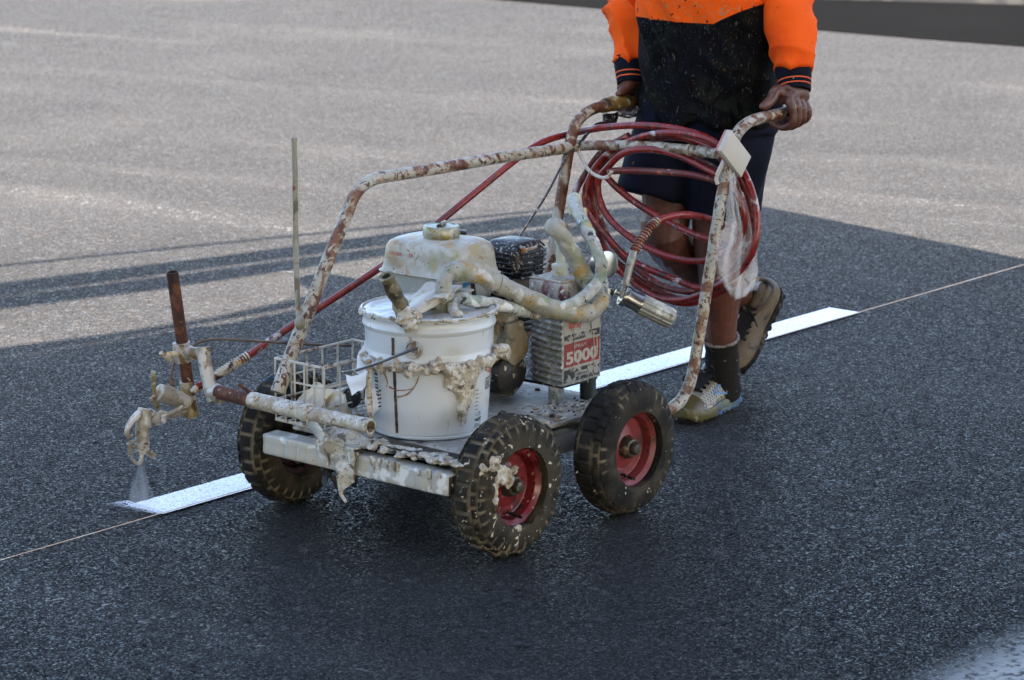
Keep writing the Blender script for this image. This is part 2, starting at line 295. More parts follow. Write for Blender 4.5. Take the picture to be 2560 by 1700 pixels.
def remesh(mb,base,mats,vox,smooth_it=3,fn=None,name='m'):
    """fuse overlapping lofts into one continuous surface"""
    me=bpy.data.meshes.new('tmp'); me.from_pydata([tuple(p-base) for p in mb.v],[],mb.f); me.update()
    o=bpy.data.objects.new('tmp',me); COL.objects.link(o)
    bm=bmesh.new(); bm.from_mesh(me); bmesh.ops.recalc_face_normals(bm,faces=bm.faces[:]); bm.to_mesh(me); bm.free()
    md=o.modifiers.new('r','REMESH'); md.mode='VOXEL'; md.voxel_size=vox; md.use_smooth_shade=True
    if smooth_it: md2=o.modifiers.new('s','SMOOTH'); md2.iterations=smooth_it; md2.factor=.5
    dg=bpy.context.evaluated_depsgraph_get(); me2=bpy.data.meshes.new_from_object(o.evaluated_get(dg)); bpy.data.objects.remove(o)
    if fn:
        ns=[v.normal.copy() for v in me2.vertices]
        for v,n_ in zip(me2.vertices,ns): v.co=fn(v.co+base,n_)-base
    me2.materials.clear()
    for m_ in mats: me2.materials.append(m_)
    me2.polygons.foreach_set('use_smooth',[True]*len(me2.polygons)); me2.update(); me2.name=name
    return me2
def crusty(p,n_):
    return p+n_*(.0022*noise.noise(p*95)+.0016*abs(noise.noise(p*190))+.0008*noise.noise(p*420))
def link_mesh(name,me,thing,parent=None):
    o=bpy.data.objects.new(name,me); COL.objects.link(o); o.parent=parent or thing.o; return o
def text_mb(mb,txt,origin,xdir,ydir,size,mi=0,depth=.0004,width=None,wrap=None,bold=0,shear=0):
    cu=bpy.data.curves.new('t','FONT'); cu.body=txt; cu.size=1; cu.extrude=0; cu.offset=bold; cu.shear=shear; cu.resolution_u=3
    o=bpy.data.objects.new('t',cu); COL.objects.link(o); dg=bpy.context.evaluated_depsgraph_get(); me=bpy.data.meshes.new_from_object(o.evaluated_get(dg)); bpy.data.objects.remove(o)
    if not me.vertices: return mb
    xs=[v.co.x for v in me.vertices]; ys=[v.co.y for v in me.vertices]; x0,x1,y0,y1=min(xs),max(xs),min(ys),max(ys)
    sx=(width/(x1-x0)) if width else size/(y1-y0); sy=size/(y1-y0)
    X=Vector(xdir).normalized(); Y=Vector(ydir).normalized(); Z=X.cross(Y)
    pts=[]
    for v in me.vertices:
        a=(v.co.x-x0)*sx; b=(v.co.y-y0)*sy
        pts.append(wrap(a,b) if wrap else Vector(origin)+X*a+Y*b+Z*depth)
    mb.add(pts,[tuple(p.vertices) for p in me.polygons],mi); bpy.data.meshes.remove(me); return mb
# ============================================================ the setting
def asphalt(name,base,dark,lite,streak=True,rough=.5):
    m=bpy.data.materials.new(name); m.use_nodes=True; t=m.node_tree; bs=t.nodes['Principled BSDF']
    tc=t.nodes.new('ShaderNodeTexCoord').outputs['Object']
    def vor(sc,feat='F1',out='Color',off=(0,0,0)):
        n=t.nodes.new('ShaderNodeTexVoronoi'); n.feature=feat; n.inputs['Scale'].default_value=sc
        mp=t.nodes.new('ShaderNodeMapping'); mp.inputs[1].default_value=off; t.links.new(tc,mp.inputs[0]); 
        # break up the cell lattice
        w_=t.nodes.new('ShaderNodeVectorMath'); w_.operation='ADD'; nn=t.nodes.new('ShaderNodeTexNoise'); nn.inputs['Scale'].default_value=90; nn.inputs['Detail'].default_value=2; t.links.new(mp.outputs[0],nn.inputs[0])
        sc_=t.nodes.new('ShaderNodeVectorMath'); sc_.operation='SCALE'; sc_.inputs[3].default_value=.006; t.links.new(nn.outputs[1],sc_.inputs[0])
        t.links.new(mp.outputs[0],w_.inputs[0]); t.links.new(sc_.outputs[0],w_.inputs[1]); t.links.new(w_.outputs[0],n.inputs['Vector'])
        return n.outputs[out]
    vc=vor(175); sep=t.nodes.new('ShaderNodeSeparateColor'); t.links.new(vc,sep.inputs[0]); r1,r2_,r3=sep.outputs[0],sep.outputs[1],sep.outputs[2]
    vd=vor(175,'F1','Distance'); vd2=vor(260,'F1','Distance',(3,1,0)); 
    big=noi(t,tc,.9,4); mid=noi(t,tc,5,5)
    col=mixc(t,ramp(t,r1,.1,.95),dark,base); col=mixc(t,ramp(t,r2_,.86,.99),col,lite)
    col=mixc(t,math2(t,'MULTIPLY',ramp(t,noi(t,tc,320,2),.35,.7),.7),col,dark)
    col=mixc(t,math2(t,'MULTIPLY',ramp(t,big,.45,.75),.18),col,lite)
    col=mixc(t,math2(t,'MULTIPLY',ramp(t,noi(t,tc,1.7,6,1.2,None,(3,8,0)),.50,.70),.35),col,dark)
    vb=vor(62,'F1','Color',(2,6,0)); sb=t.nodes.new('ShaderNodeSeparateColor'); t.links.new(vb,sb.inputs[0])
    col=mixc(t,math2(t,'MULTIPLY',ramp(t,sb.outputs[0],.95,.97),.55),col,lite)
    col=mixc(t,math2(t,'MULTIPLY',ramp(t,noi(t,tc,30,4),.62,.70),.7),col,(.006,.006,.007))
    vs2=vor(320,'F1','Color',(5,2,0)); sp2=t.nodes.new('ShaderNodeSeparateColor'); t.links.new(vs2,sp2.inputs[0])
    t.links.new(math2(t,'MULTIPLY',ramp(t,sp2.outputs[0],.64,1.0),.24 if streak else 0),bs.inputs['Specular IOR Level'])
    hgt=math2(t,'ADD',math2(t,'MULTIPLY',ramp(t,vd,.0,.8,1,0),.6),math2(t,'MULTIPLY',r3,.5))
    hgt=math2(t,'ADD',hgt,math2(t,'MULTIPLY',ramp(t,vd2,0,.8,1,0),.3))
    hgt=math2(t,'ADD',hgt,math2(t,'MULTIPLY',noi(t,tc,45,4),.3))
    rg=ramp(t,r2_,.2,1,rough+.2,rough-.2)
    if streak:
        # long pale and dark streaks with pale flecks crossing the lot
        mp=t.nodes.new('ShaderNodeMapping'); mp.vector_type='POINT'; mp.inputs[2].default_value=(0,0,R(30)); t.links.new(tc,mp.inputs[0])
        s1=noi(t,mp.outputs[0],1.0,5,.15,(.22,2.6,1)); s2=noi(t,mp.outputs[0],1.0,4,.2,(.5,5.5,1),(7,3,0))
        st=ramp(t,s1,.50,.68)
        fleck=math2(t,'MULTIPLY',ramp(t,r1,.80,.90),ramp(t,noi(t,tc,30,3),.5,.62))
        col=mixc(t,math2(t,'MULTIPLY',st,.14),col,lite)
        col=mixc(t,math2(t,'MULTIPLY',math2(t,'MULTIPLY',ramp(t,s1,.60,.72),fleck),.8),col,(.33,.31,.28))
        col=mixc(t,math2(t,'MULTIPLY',ramp(t,s2,.58,.75),.15),col,dark)
        scr=ramp(t,noi(t,mp.outputs[0],1.0,3,.2,(5,90,1),(2,9,0)),.715,.74); col=mixc(t,math2(t,'MULTIPLY',scr,ramp(t,noi(t,tc,1.7,2),.5,.6,0,.5)),col,(.3,.3,.29))
    t.links.new(col,bs.inputs['Base Color']); t.links.new(rg,bs.inputs['Roughness'])
    t.links.new(bumpn(t,hgt,.34,.0018),bs.inputs['Normal'])
    return m
M_asph=asphalt('asphalt with pale aggregate',(.048,.0457,.0435),(.024,.0232,.0225),(.078,.0735,.0695))
M_asph2=asphalt('dark far asphalt',(.0072,.0074,.0080),(.0055,.0057,.0060),(.0095,.0097,.0102),False,.95)
def w3(p,z): return Vector((p[0],p[1],z))
g=MB(); g.add([(-150,-60,0),(150,-60,0),(150,220,0),(-150,220,0)],[(0,1,2,3)])
Thing('ground',None,None,(0,0,0),world=True,mesh=g,mats=[M_asph],kind='structure')
edge=[(-40,48),(-6,22.3),(-3,19.6),(-1.6,18.5),(-.15,17.25),(.40,16.75),(.81,16.34),(1.3,15.8),(1.77,15.28),(2.3,14.8),(2.83,14.39),(4,13.3),(8,9),(30,-14)]
farpts=[(60,-14),(60,60)]; g=MB(); P=[w3(p,.004) for p in edge]+[w3(p,.004) for p in farpts]
g.add(P,[tuple(range(len(P)))]); Thing('road',None,None,(0,0,0),world=True,mesh=g,mats=[M_asph2],kind='structure')  # darker sheet laid over the far ground
# far kerb and pavement in the top right corner
def wv(px,py,z=0):
    q=MF@av(px,py,z=z); return q
ka,kb=wv(2150,3),wv(2560,15); kd=(kb-ka).normalized(); kn=Vector((-kd.y,kd.x,0)); kn=kn if kn.y>0 else -kn
M_kerb=mat('dark kerb stone',(.012,.012,.014),.8,0,[((.03,.03,.028),4,.5,.6)]); M_pave=mat('blue grey paving',(.035,.042,.05),.8,0,[((.06,.063,.065),1.5,.5,.6)])
g=MB(); c=(ka+kb)/2+kn*.1; Rk=Matrix((kd,kn,Vector((0,0,1)))).transposed(); box(g,c+Vector((0,0,.05)),(14,.16,.10),.012,Rk)
Thing('kerb',None,None,(0,0,0),world=True,mesh=g,mats=[M_kerb],kind='structure')
g=MB(); box(g,c+kn*3.1+Vector((0,0,.045)),(14,6.0,.09),.004,Rk); Thing('pavement',None,None,(0,0,0),world=True,mesh=g,mats=[M_pave],kind='structure')
# fresh white line (still being sprayed) along the string
def line_mat():
    m=mat('fresh white road paint',(.86,.87,.89),.45,0,[((.24,.25,.27),230,.56,.64),((.66,.68,.71),70,.5,.65),((.10,.10,.11),120,.66,.70)],[(170,.9,.003),(420,.5,.0015)]); return m
M_line=line_mat()
g=MB(); n=1100; xa,xb=.262,-2.405; ya,yb=-.708,-.812
vv=[]
for i in range(n+1):
    t=i/n; x=xa+(xb-xa)*t
    ny=.0022*noise.noise(Vector((x*55,0,0)))+.0022*noise.noise(Vector((x*240,5,0))); ny2=.0022*noise.noise(Vector((x*50,9,0)))+.0030*noise.noise(Vector((x*260,9,0)))
    vv.append((x,ya+ny*.5,.004)); vv.append((x+(.004 if i==0 else 0)-.0*(i==n),yb+ny2,.004))
g.add(vv,[(2*i,2*i+1,2*i+3,2*i+2) for i in range(n)])
Thing('painted_line',None,None,(0,0,0),mesh=g,mats=[M_line],kind='structure')
def spray_sheen_mat(name,colr,lo,hi,sc,dirn,a0,a1,maxa):
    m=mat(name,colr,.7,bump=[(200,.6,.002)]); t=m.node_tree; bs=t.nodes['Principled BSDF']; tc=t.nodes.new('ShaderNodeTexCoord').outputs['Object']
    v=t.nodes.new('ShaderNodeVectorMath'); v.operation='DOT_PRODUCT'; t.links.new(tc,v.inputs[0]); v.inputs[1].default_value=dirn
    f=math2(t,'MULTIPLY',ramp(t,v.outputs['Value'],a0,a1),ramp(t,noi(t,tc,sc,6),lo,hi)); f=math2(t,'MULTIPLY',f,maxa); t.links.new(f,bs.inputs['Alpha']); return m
p0=at(268,1160,z=.005); p1=at(345,1183,z=.005)
g=MB(); g.add([(.278,-.706,.006),(.255,-.706,.006),(.245,-.835,.006),(.295,-.855,.006)],[(0,1,2,3)])
ov=Thing('paint_overspray',None,None,(.27,-.80,.006),mesh=g,mats=[spray_sheen_mat('wet paint overspray',(.7,.72,.75),.38,.52,110,(1,0,0),.03,-.02,.75)],kind='structure')
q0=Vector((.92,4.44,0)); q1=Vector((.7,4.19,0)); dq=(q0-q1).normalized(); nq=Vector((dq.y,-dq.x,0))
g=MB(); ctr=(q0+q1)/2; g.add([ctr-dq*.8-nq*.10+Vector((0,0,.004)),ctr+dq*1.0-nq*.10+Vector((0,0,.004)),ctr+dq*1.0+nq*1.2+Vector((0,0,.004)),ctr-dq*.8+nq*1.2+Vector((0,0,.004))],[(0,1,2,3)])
Thing('painted_sheen',None,None,ctr,world=True,mesh=g,mats=[spray_sheen_mat('pale painted sheen',(.44,.43,.41),.24,.56,70,tuple(nq),-.05,.10,.9)],kind='structure')  # bright sheen on the ground, put into the colour of a pale sheet
g=MB(); tube(g,[(2.6,-.7075,.0055),(1,-.7065,.006),(.2,-.706,.0075),(-1.2,-.7065,.007),(-2.4,-.707,.006),(-9,-.709,.006)],.0009,6,smooth=3)
Thing('string_line','thin pale twine stretched straight along the edge of the white line','twine',(0,-.707,0),mesh=g,mats=[M_twine])
# unseen sun blocker: roof and strips cut to the shade outlines
HB=2.75; OFF=Vector((SH.x,SH.y,0))*(HB/math.tan(SUN_EL))
bt=Thing('sun_blocker','unseen flat sun blocker cut to the shade outlines, standing on round posts','sun_blocker',(4.6,-2.5,0),world=True)
ux=Vector((.83,.555,0)).normalized()
def slab(name,poly,th=.012,m_=M_blocker,z=HB):
    g=MB(); n=len(poly); a=[Vector((p[0],p[1],z))+OFF for p in poly]; b=[p+Vector((0,0,th)) for p in a]
    g.add(a+b,[tuple(range(n-1,-1,-1)),tuple(range(n,2*n))]+[(i,(i+1)%n,(i+1)%n+n,i+n) for i in range(n)]); return bt.part(name,g,m_)
def ext_l(p,q,d):  # extend p->q line beyond p by d
    p=Vector(p);q=Vector(q); return tuple(p+(p-q).normalized()*d)
apex=(.90,9.02); rdir=Vector((.594,-.805)); far_r=Vector(apex)+rdir*16
L1=ext_l((-1.52,7.59),(-.89,8.04),9)
# shade strip 1 (upper band) reaching the solid shade slab at the right
L1=ext_l((-1.53,7.61),(-.90,8.07),9)
slab('shade_strip',[L1,(-1.53,7.61),(-.90,8.07),(-.01,8.79),(.42,9.0),(.5,8.86),(.05,8.59),(-.46,8.23),(-1.02,7.795),(-1.48,7.435),ext_l((-1.48,7.435),(-1.02,7.795),9)])
slab('shade_strip',[ext_l((-1.49,7.40),(-1.0,7.75),9),(-1.49,7.40),(-1.02,7.745),(-.46,8.18),(.05,8.52),(.5,8.84),(.5,8.62),(-.05,8.28),(-.39,8.09),(-.70,7.82),(-1.06,7.515),(-1.45,7.245),ext_l((-1.45,7.245),(-1.06,7.515),9)])
slab('shade_strip',[ext_l((-1.36,6.73),(-1.18,6.86),9),(-1.36,6.73),(-1.1,6.90),(-.83,7.13),(-.6,7.42),(-.43,7.68),(-.1,8.02),(.5,8.60),(.5,8.3),(.0,7.85),(-.42,7.47),(-.86,7.05),(-1.5,6.45),ext_l((-1.5,6.45),(-.86,7.05),9)])
main=[apex,tuple(far_r),tuple(far_r+Vector((-.83,-.555))*22),tuple(Vector((-1.5,6.42))+(Vector((-.83,-.60)).normalized()*12)),(-1.5,6.42),(-.87,6.99),(-.80,7.02),(-.42,7.42),(.0,7.80),(.44,8.2),(.44,8.98)]
slab('shade_slab',main,.02)
g=MB(); a=Vector((-1.58,7.9,HB))+OFF; b=Vector((0,8.88,HB))+OFF; tube(g,[a+(a-b)*5,a,b,b+(b-a)*.3],.011,8); bt.part('shade_cable',g,M_dark)
for k,(px_,py_) in enumerate(((5.2,-.5),(11.5,-9.0),(-9.5,-8.5),(-3.5,-14))):
    g=MB(); tube(g,[(px_,py_,0),(px_,py_,HB-.003)],.09,20); bt.part('blocker_post',g,M_blocker)
# ============================================================ the line marking machine
MC=Thing('line_marking_machine','rusty white four wheeled line marking machine with red rims, engine and pump','line marking machine',(-.19,-.295,0))
WB,TR,WR=.3786,.5891,.14
def wheel(cx,cy,mt,mr,side,rot,lump=0,crud=False):
    """side=+1: dished face towards +y"""
    W2=.0405; seg=240; NS=48; g=MB(); v=[]; gr=[]
    prof=[]
    for k in range(NS+1):
        a=-.5*PI-.45+(2*PI-.9-PI+.9)*0+k/NS*(PI+.9)   # from one bead over the tread to the other bead
        u=math.sin(a); 
        y=W2*max(-1,min(1,1.0*math.copysign(abs(math.sin(a))**.62,math.sin(a)))) if abs(a)<PI/2 else math.copysign(W2*(1-.55*(abs(a)-PI/2)/.45),a)
        r=WR-.0045-.056+.056*(abs(math.cos(a))**.62) if abs(a)<PI/2 else WR-.0605-.003*(abs(a)-PI/2)/.45
        prof.append((y,r,a))
    for j in range(seg):
        th=2*PI*j/seg+rot
        for (y,r,a) in prof:
            t=abs(y)/W2; rr=r; gv=1.0
            if abs(a)<1.16:
                nb=30; ph=(th*nb/(2*PI))
                if abs(a)<.30: row=0.0
                elif abs(a)<.74: row=.5
                else: row=0.0
                fr=(ph+row)%1.0
                blk=(.16<fr<.86) and not(.24<abs(a)<.36 or .68<abs(a)<.80) 
                if blk: rr+=.0045*(1 if abs(a)<1.0 else .75); gv=0.0
            else:
                gv=.25
                if 1.16<=abs(a)<1.4:
                    fr=(th*30/(2*PI))%1.0
                    if .15<fr<.85: rr+=.002; gv=.1
            v.append(Vector((cx+rr*math.cos(th),cy+y,WR+rr*math.sin(th)))); gr.append(gv)
    n1=NS+1; f=[]
    for j in range(seg):
        for k in range(NS):
            f.append((j*n1+k,j*n1+k+1,((j+1)%seg)*n1+k+1,((j+1)%seg)*n1+k))
    if lump:
        for i,p in enumerate(v):
            q=noise.noise(p*38+Vector((cx*9,3,1))); q=max(0,q-.22)*lump; d=(p-Vector((cx,cy,WR))).normalized(); v[i]=p+d*q*.03+Vector((0,1,0))*q*.012*(1 if p.y>cy else 0)
    g.add(v,f); tw=Vector((0,0,0))
    hubp=MB(); 
    holder=bpy.data.objects.new('wheel',None); COL.objects.link(holder); holder.parent=MC.o
    to=MC.part('tyre',g,mt,holder,smooth=30)
    at_=to.data.attributes.new('groove','FLOAT','POINT'); at_.data.foreach_set('value',gr)
    g=MB(); s=side
    yo=W2-.012
    rp=[(.0765,yo+.002),(.0790,yo),(.0785,yo-.004),(.074,yo-.007),(.068,yo-.012),(.0655,yo-.022),(.064,yo-.030),(.054,yo-.034),(.045,yo-.030),(.033,yo-.026),(.026,yo-.024),(.0255,yo-.030)]
    lathe(g,(cx,cy,WR),(0,1,0),[(r,h*1.0) for r,h in rp]+[(.001,yo-.032)],56,caps=False)
    rp2=[(.0765,-yo-.002),(.0790,-yo),(.0785,-yo+.004),(.070,-yo+.010),(.066,-yo+.02),(.060,-yo+.028),(.030,-yo+.026),(.001,-yo+.02)]
    lathe(g,(cx,cy,WR),(0,1,0),rp2,56,caps=False)
    ro=MC.part('rim',g,mr,holder,smooth=35)
    g=MB(); lathe(g,(cx,cy,WR),(0,1,0),[(.0225,yo-.034),(.0225,yo-.012),(.019,yo-.007),(.0185,yo-.006),(.0165,yo-.0055),(.0165,yo-.008)],28)
    lathe(g,(cx,cy,WR),(0,1,0),[(.0125,yo-.01),(.0125,yo+.004),(.0105,yo+.007),(.004,yo+.008)],20)
    lathe(g,(cx,cy,WR),(0,1,0),[(.02,-yo+.03),(.02,-yo-.012)],20)
    ho=MC.part('hub',g,M_hub,holder)
    g=MB(); tA=rot*1.0+(-1.75 if side>0 else .6)
    p=Vector((cx+.058*math.cos(tA),cy+yo-.026,WR+.058*math.sin(tA))); q=Vector((cx+.062*math.cos(tA),cy+yo+.006,WR+.062*math.sin(tA))); tube(g,[p,q],[.0042,.0032],8); MC.part('valve_stem',g,M_black,holder)
    return holder
wA=wheel(0,0,M_tyA,M_rim,1,.12,lump=.55); wB=wheel(-WB,0,M_tyB,M_rimc,1,.35); wC=wheel(0,-TR,M_tyC,M_rimd,1,.2,lump=.25); wD=wheel(-WB,-TR,M_tyC,M_rimd,1,.5)
# chassis
g=MB(); by=(-.024,-.527); box(g,(.128,(by[0]+by[1])/2,.163),(.044,by[0]-by[1],.043),.005,seg=3,sub=3,lump=.0012,lscale=60)
MC.part('front_beam',g,M_beam)
g=MB(); box(g,(.128,-.0225,.163),(.036,.003,.035),.0005); MC.part('beam_end_shade',g,M_dark)  # dark plate painted for the shade inside the open beam end
g=MB(); box(g,(-.385,-.290,.150),(.040,.47,.040),.004); MC.part('rear_beam',g,M_beam)
for y in (-.115,-.475):
    g=MB(); box(g,(-.17,y,.1450),(.55,.036,.042),.004); MC.part('side_rail',g,M_alu)
for x in (0,-WB):
    g=MB(); tube(g,[(x,-.03,WR-.0),(x,-.56,WR)],.0095,12); MC.part('axle',g,M_dark)
g=MB(); box(g,(-.205,-.288,.1935),(.61,.400,.008),.001,sub=18,lump=.0022,lscale=30)
deck=MC.part('deck',g,M_deck)
g=MB()
for i in range(70):
    x=random.uniform(-.47,-.15); y=random.choice([random.uniform(-.2,-.095),random.uniform(-.13,-.095)]); blob(g,(x,y,.199),(random.uniform(.003,.011),random.uniform(.002,.007),random.uniform(.0015,.005)),.6,90,2)
MC.part('dried_paint_flakes',g,M_paint,deck)['kind']='stuff'
g=MB()
for i in range(26):
    x=random.uniform(-.47,-.2); y=random.uniform(-.2,-.09); blob(g,(x,y,.199),(random.uniform(.002,.006),random.uniform(.0015,.003),.002),.6,90,1)
MC.part('dark_paint_chips',g,M_dark,deck)['kind']='stuff'
# front lip plates and crud on the beam
g=MB(); box(g,(.093,-.16,.203),(.05,.23,.003),.0005,lump=.002,sub=4); box(g,(.098,-.16,.196),(.05,.23,.003),.0005); MC.part('front_lip',g,M_dark)
g=MB()
for i in range(70):
    t=i/69; y=-.29+.27*t+random.uniform(-.004,.004); blob(g,(.112+random.uniform(-.022,.016),y,.199+random.uniform(-.006,.006)),(random.uniform(.006,.018),random.uniform(.006,.018),random.uniform(.002,.005)),.7,70,2)
for i in range(15):
    y=random.uniform(-.28,-.03); z0=.190; ln=random.uniform(.006,.042); tube(g,[(.1515,y,z0),(.1525,y+random.uniform(-.001,.001),z0-ln*.6),(.1520,y,z0-ln)],[.0035,.0012],6,lump=.0012,lscale=90)
remo=remesh(g,MC.base,[M_paint],.0019,1,crusty,name='paint_crust'); link_mesh('paint_crust',remo,MC)
def sheet(g,pts,nu,nv,fn=None,th=.0012,lump=.004,ls=30):
    """bilinear patch p00 p10 p11 p01, crumpled, with thickness"""
    a,b,c,d=[Vector(p) for p in pts]; P=[]
    for j in range(nv+1):
        for i in range(nu+1):
            u,v=i/nu,j/nv; q=(a*(1-u)+b*u)*(1-v)+(d*(1-u)+c*u)*v; 
            if fn: q=q+Vector(fn(u,v))
            q=q+Vector(noise.noise_vector(q*ls))*lump; P.append(q)
    nrm=(b-a).cross(d-a).normalized()*th; N=len(P); F=[]
    for j in range(nv):
        for i in range(nu):
            k=j*(nu+1)+i; F.append((k,k+1,k+nu+2,k+nu+1)); F.append((k+N+nu+1,k+N+nu+2,k+N+1,k+N))
    for i in range(nu):
        F.append((i+1,i,i+N,i+1+N)); k=nv*(nu+1)+i; F.append((k,k+1,k+1+N,k+N))
    for j in range(nv):
        k=j*(nu+1); F.append((k,k+nu+1,k+nu+1+N,k+N)); k+=nu; F.append((k+nu+1,k,k+N,k+nu+1+N))
    g.add(P+[p+nrm for p in P],F); return g
# the rag of dried paint skin hanging over the beam
g=MB()
def ragf(u,v): return (0,.010*math.sin(v*5)*(u-.5),-.0)
sheet(g,[(.10,-.365,.222),(.10,-.262,.206),(.162,-.268,.196),(.164,-.352,.206)],12,8,lump=.008,th=.003)
sheet(g,[(.160,-.335,.208),(.160,-.255,.200),(.158,-.262,.125),(.160,-.292,.115)],12,12,ragf,lump=.012,th=.003)
sheet(g,[(.156,-.375,.202),(.160,-.335,.205),(.158,-.338,.150),(.158,-.358,.165)],6,8,lump=.009,th=.003)
tube(g,[(.157,-.30,.13),(.158,-.298,.10),(.157,-.285,.085)],[.008,.003],6,lump=.003)
MC.part('paint_skin_rag',g,M_paint,smooth=60)
g=MB(); 
for (x,y,z,s) in ((.10,-.40,.115,.016),(.11,-.36,.105,.014),(.09,-.33,.12,.018),(.12,-.38,.128,.01)): sheet(g,[(x,y-s,z+s),(x,y+s,z+s),(x+.004,y+s*.7,z-s*1.6),(x,y-s*.4,z-s*1.2)],5,5,lump=.012)
MC.part('oily_rag',g,M_dark,smooth=60)
# transverse holder tube with rusty arm inside, brace and thumb screws
TX,TZ=.152,.2495
g=MB(); tube(g,[(TX,-.553,TZ+.001),(TX,-.50,TZ+.001),(TX,-.40,TZ),(TX,-.39,TZ)],.0170,20,lump=.001,lscale=60,smooth=3)
tube(g,[(TX,-.405,TZ),(TX,-.385,TZ)],.0188,20)
pts=[(TX,y/1000,TZ) for y in range(-386,-221,5)]; tube(g,pts+[(TX,-.2215,TZ)],.0150,20,lump=.0016,lscale=60,hollow=.80)
for y,s in ((-.525,.0065),(-.425,.0055)): lathe(g,(TX,y,TZ),(.8,.0,.6),[(s,.012),(s,.024),(s*.55,.024),(s*.55,.020)],12)
ht=MC.part('holder_tube',g,M_paint)
g=MB(); tube(g,[(TX+.0,-.555,TZ+.015),(TX+.018,-.572,TZ+.035)],.0035,8,lump=.0008); MC.part('clamp_screw',g,M_rust,ht)
g=MB(); tube(g,[(TX,-.54,TZ+.001),(TX,-.62,TZ+.002),(TX,-.652,TZ+.002)],.0150,18,lump=.0006,lscale=90); MC.part('sliding_arm',g,M_rust)
g=MB(); box(g,Vector((.156,-.332,.192)),(.006,.026,.15),.001,Matrix.Rotation(R(0),3,'X')@Matrix.Rotation(R(47),3,'X')); MC.part('brace',g,M_alu)
# hoop on the far side, handles, crossbar
HR=.0128
hoop=[(TX-.004,-.505,.262),(.118,-.50,.300),(.066,-.50,.400),(.012,-.50,.500),(-.040,-.50,.585),(-.068,-.50,.625),(-.095,-.50,.648),(-.13,-.50,.664),(-.17,-.50,.671),(-.26,-.50,.676),(-.5,-.50,.684),(-.70,-.50,.687),(-.79,-.50,.683),(-.838,-.495,.680)]
hoop[0:0]=[]
hpx=[(640,905),(668,828),(700,745),(735,655),(768,570),(795,505),(815,455),(838,427),(870,411),(930,401),(1040,383),(1160,362),(1265,347),(1335,336)]
hoop=[at(a,b,y=-.50) for a,b in hpx]
g=MB(); tube(g,hoop,[.0162]*1,16,smooth=4) if False else tube(g,hoop,lambda t:.0155-.0025*min(1,t*2.2),16,smooth=5,lump=.0007,lscale=50); MC.part('hoop_tube',g,M_frame)
g=MB(); cb=[at(1335,336,y=-.50),at(1400,335,x=-.845),at(1500,337,x=-.845),at(1600,347,x=-.84),at(1655,355,x=-.83)]; tube(g,cb,.0115,14,smooth=5,lump=.0007,lscale=50)
for px in ((1612,349),(1622,350),(1590,346)): c=at(*px,x=-.838); tube(g,[c-Vector((0,.003,0)),c+Vector((0,.003,0))],.0135,14)
MC.part('crossbar',g,M_frame)
nh=[at(1553,938,y=-.06),at(1574,917,y=-.06),at(1590,885,y=-.06),at(1600,845,y=-.06),at(1612,775,y=-.06),at(1632,650,y=-.06),at(1652,525,y=-.06),at(1668,430,y=-.06),at(1680,370,y=-.06),at(1692,325,y=-.06),at(1705,300,y=-.06),at(1728,281,y=-.06),at(1765,269,y=-.06),at(1800,262,y=-.06),at(1850,247,y=-.06)]
nh=[Vector((-.50,-.06,.148))]+nh
g=MB(); tube(g,nh,.0130,16,smooth=5,lump=.0007,lscale=50); MC.part('handle_tube',g,M_frame)
fh=[Vector((-.60,-.50,.16)),at(1262,620,y=-.50),at(1286,500,y=-.50),at(1306,380,y=-.50),at(1318,315,y=-.50),at(1332,280,y=-.50),at(1360,255,y=-.50),at(1400,242,y=-.50),at(1440,236,y=-.50),at(1478,230,y=-.50)]
g=MB(); tube(g,fh,.0128,16,smooth=5,lump=.0007,lscale=50); MC.part('handle_tube',g,M_framer)
g=MB(); a=at(1392,244,y=-.50); b=at(1445,234,y=-.50); tube(g,[a,(a+b)/2,b],.0175,14,lump=.0035,lscale=70,smooth=6); MC.part('hand_grip',g,mat('peeling ochre grip',(.17,.095,.02),.6,0,[((.025,.022,.02),30,.5,.6),((.3,.32,.2),40,.58,.66)],[(80,.8,.004)]))
g=MB(); a=at(1405,262,y=-.49); sheet(g,[at(1395,262,y=-.485),at(1428,258,y=-.485),at(1424,285,y=-.48),at(1400,290,y=-.48)],6,6,th=.008,lump=.008); tube(g,[at(1400,285,y=-.485),at(1370,290,y=-.49),at(1330,340,y=-.49)],.004,8,smooth=5); tube(g,[at(1425,262,y=-.48),at(1455,268,y=-.46),at(1472,250,y=-.45)],[.006,.004],8,smooth=4); MC.part('trigger_lever',g,M_black)
g=MB(); tube(g,[at(1316,345,y=-.49),at(1300,372,y=-.485),at(1262,445,y=-.47),at(1222,508,y=-.45),at(1196,548,y=-.42)],.0028,8,smooth=5); MC.part('throttle_cable',g,M_cable)
# hanging hook for the hose
g=MB(); tube(g,[at(1330,340,x=-.84),at(1345,372,x=-.82),at(1360,395,x=-.80),at(1385,409,x=-.78),at(1402,407,x=-.78),at(1410,395,x=-.78)],.0042,10,smooth=6); MC.part('hose_hook',g,M_wire)
g=MB(); tube(g,[at(1682,345,x=-.80),at(1662,385,x=-.79),at(1652,410,x=-.785),at(1655,425,x=-.785)],.0048,10,smooth=5); MC.part('hose_hook',g,M_wire)
# sighting rod
g=MB(); tube(g,[at(690,742,y=-.50),at(686,690,y=-.52),at(682,560,y=-.545),at(681,440,y=-.55),at(678,318,y=-.55)],.0058,10,smooth=4,lump=.0006,hollow=.6)
blob(g,at(692,745,y=-.495),(.012,.012,.016),.4,60,2); MC.part('sighting_rod',g,mat('spattered thin rod',(.24,.225,.17),.6,0,[((.10,.085,.05),34,.48,.58,(1,1,.4)),(RUST,40,.62,.7)],[(150,.5,.001)]))
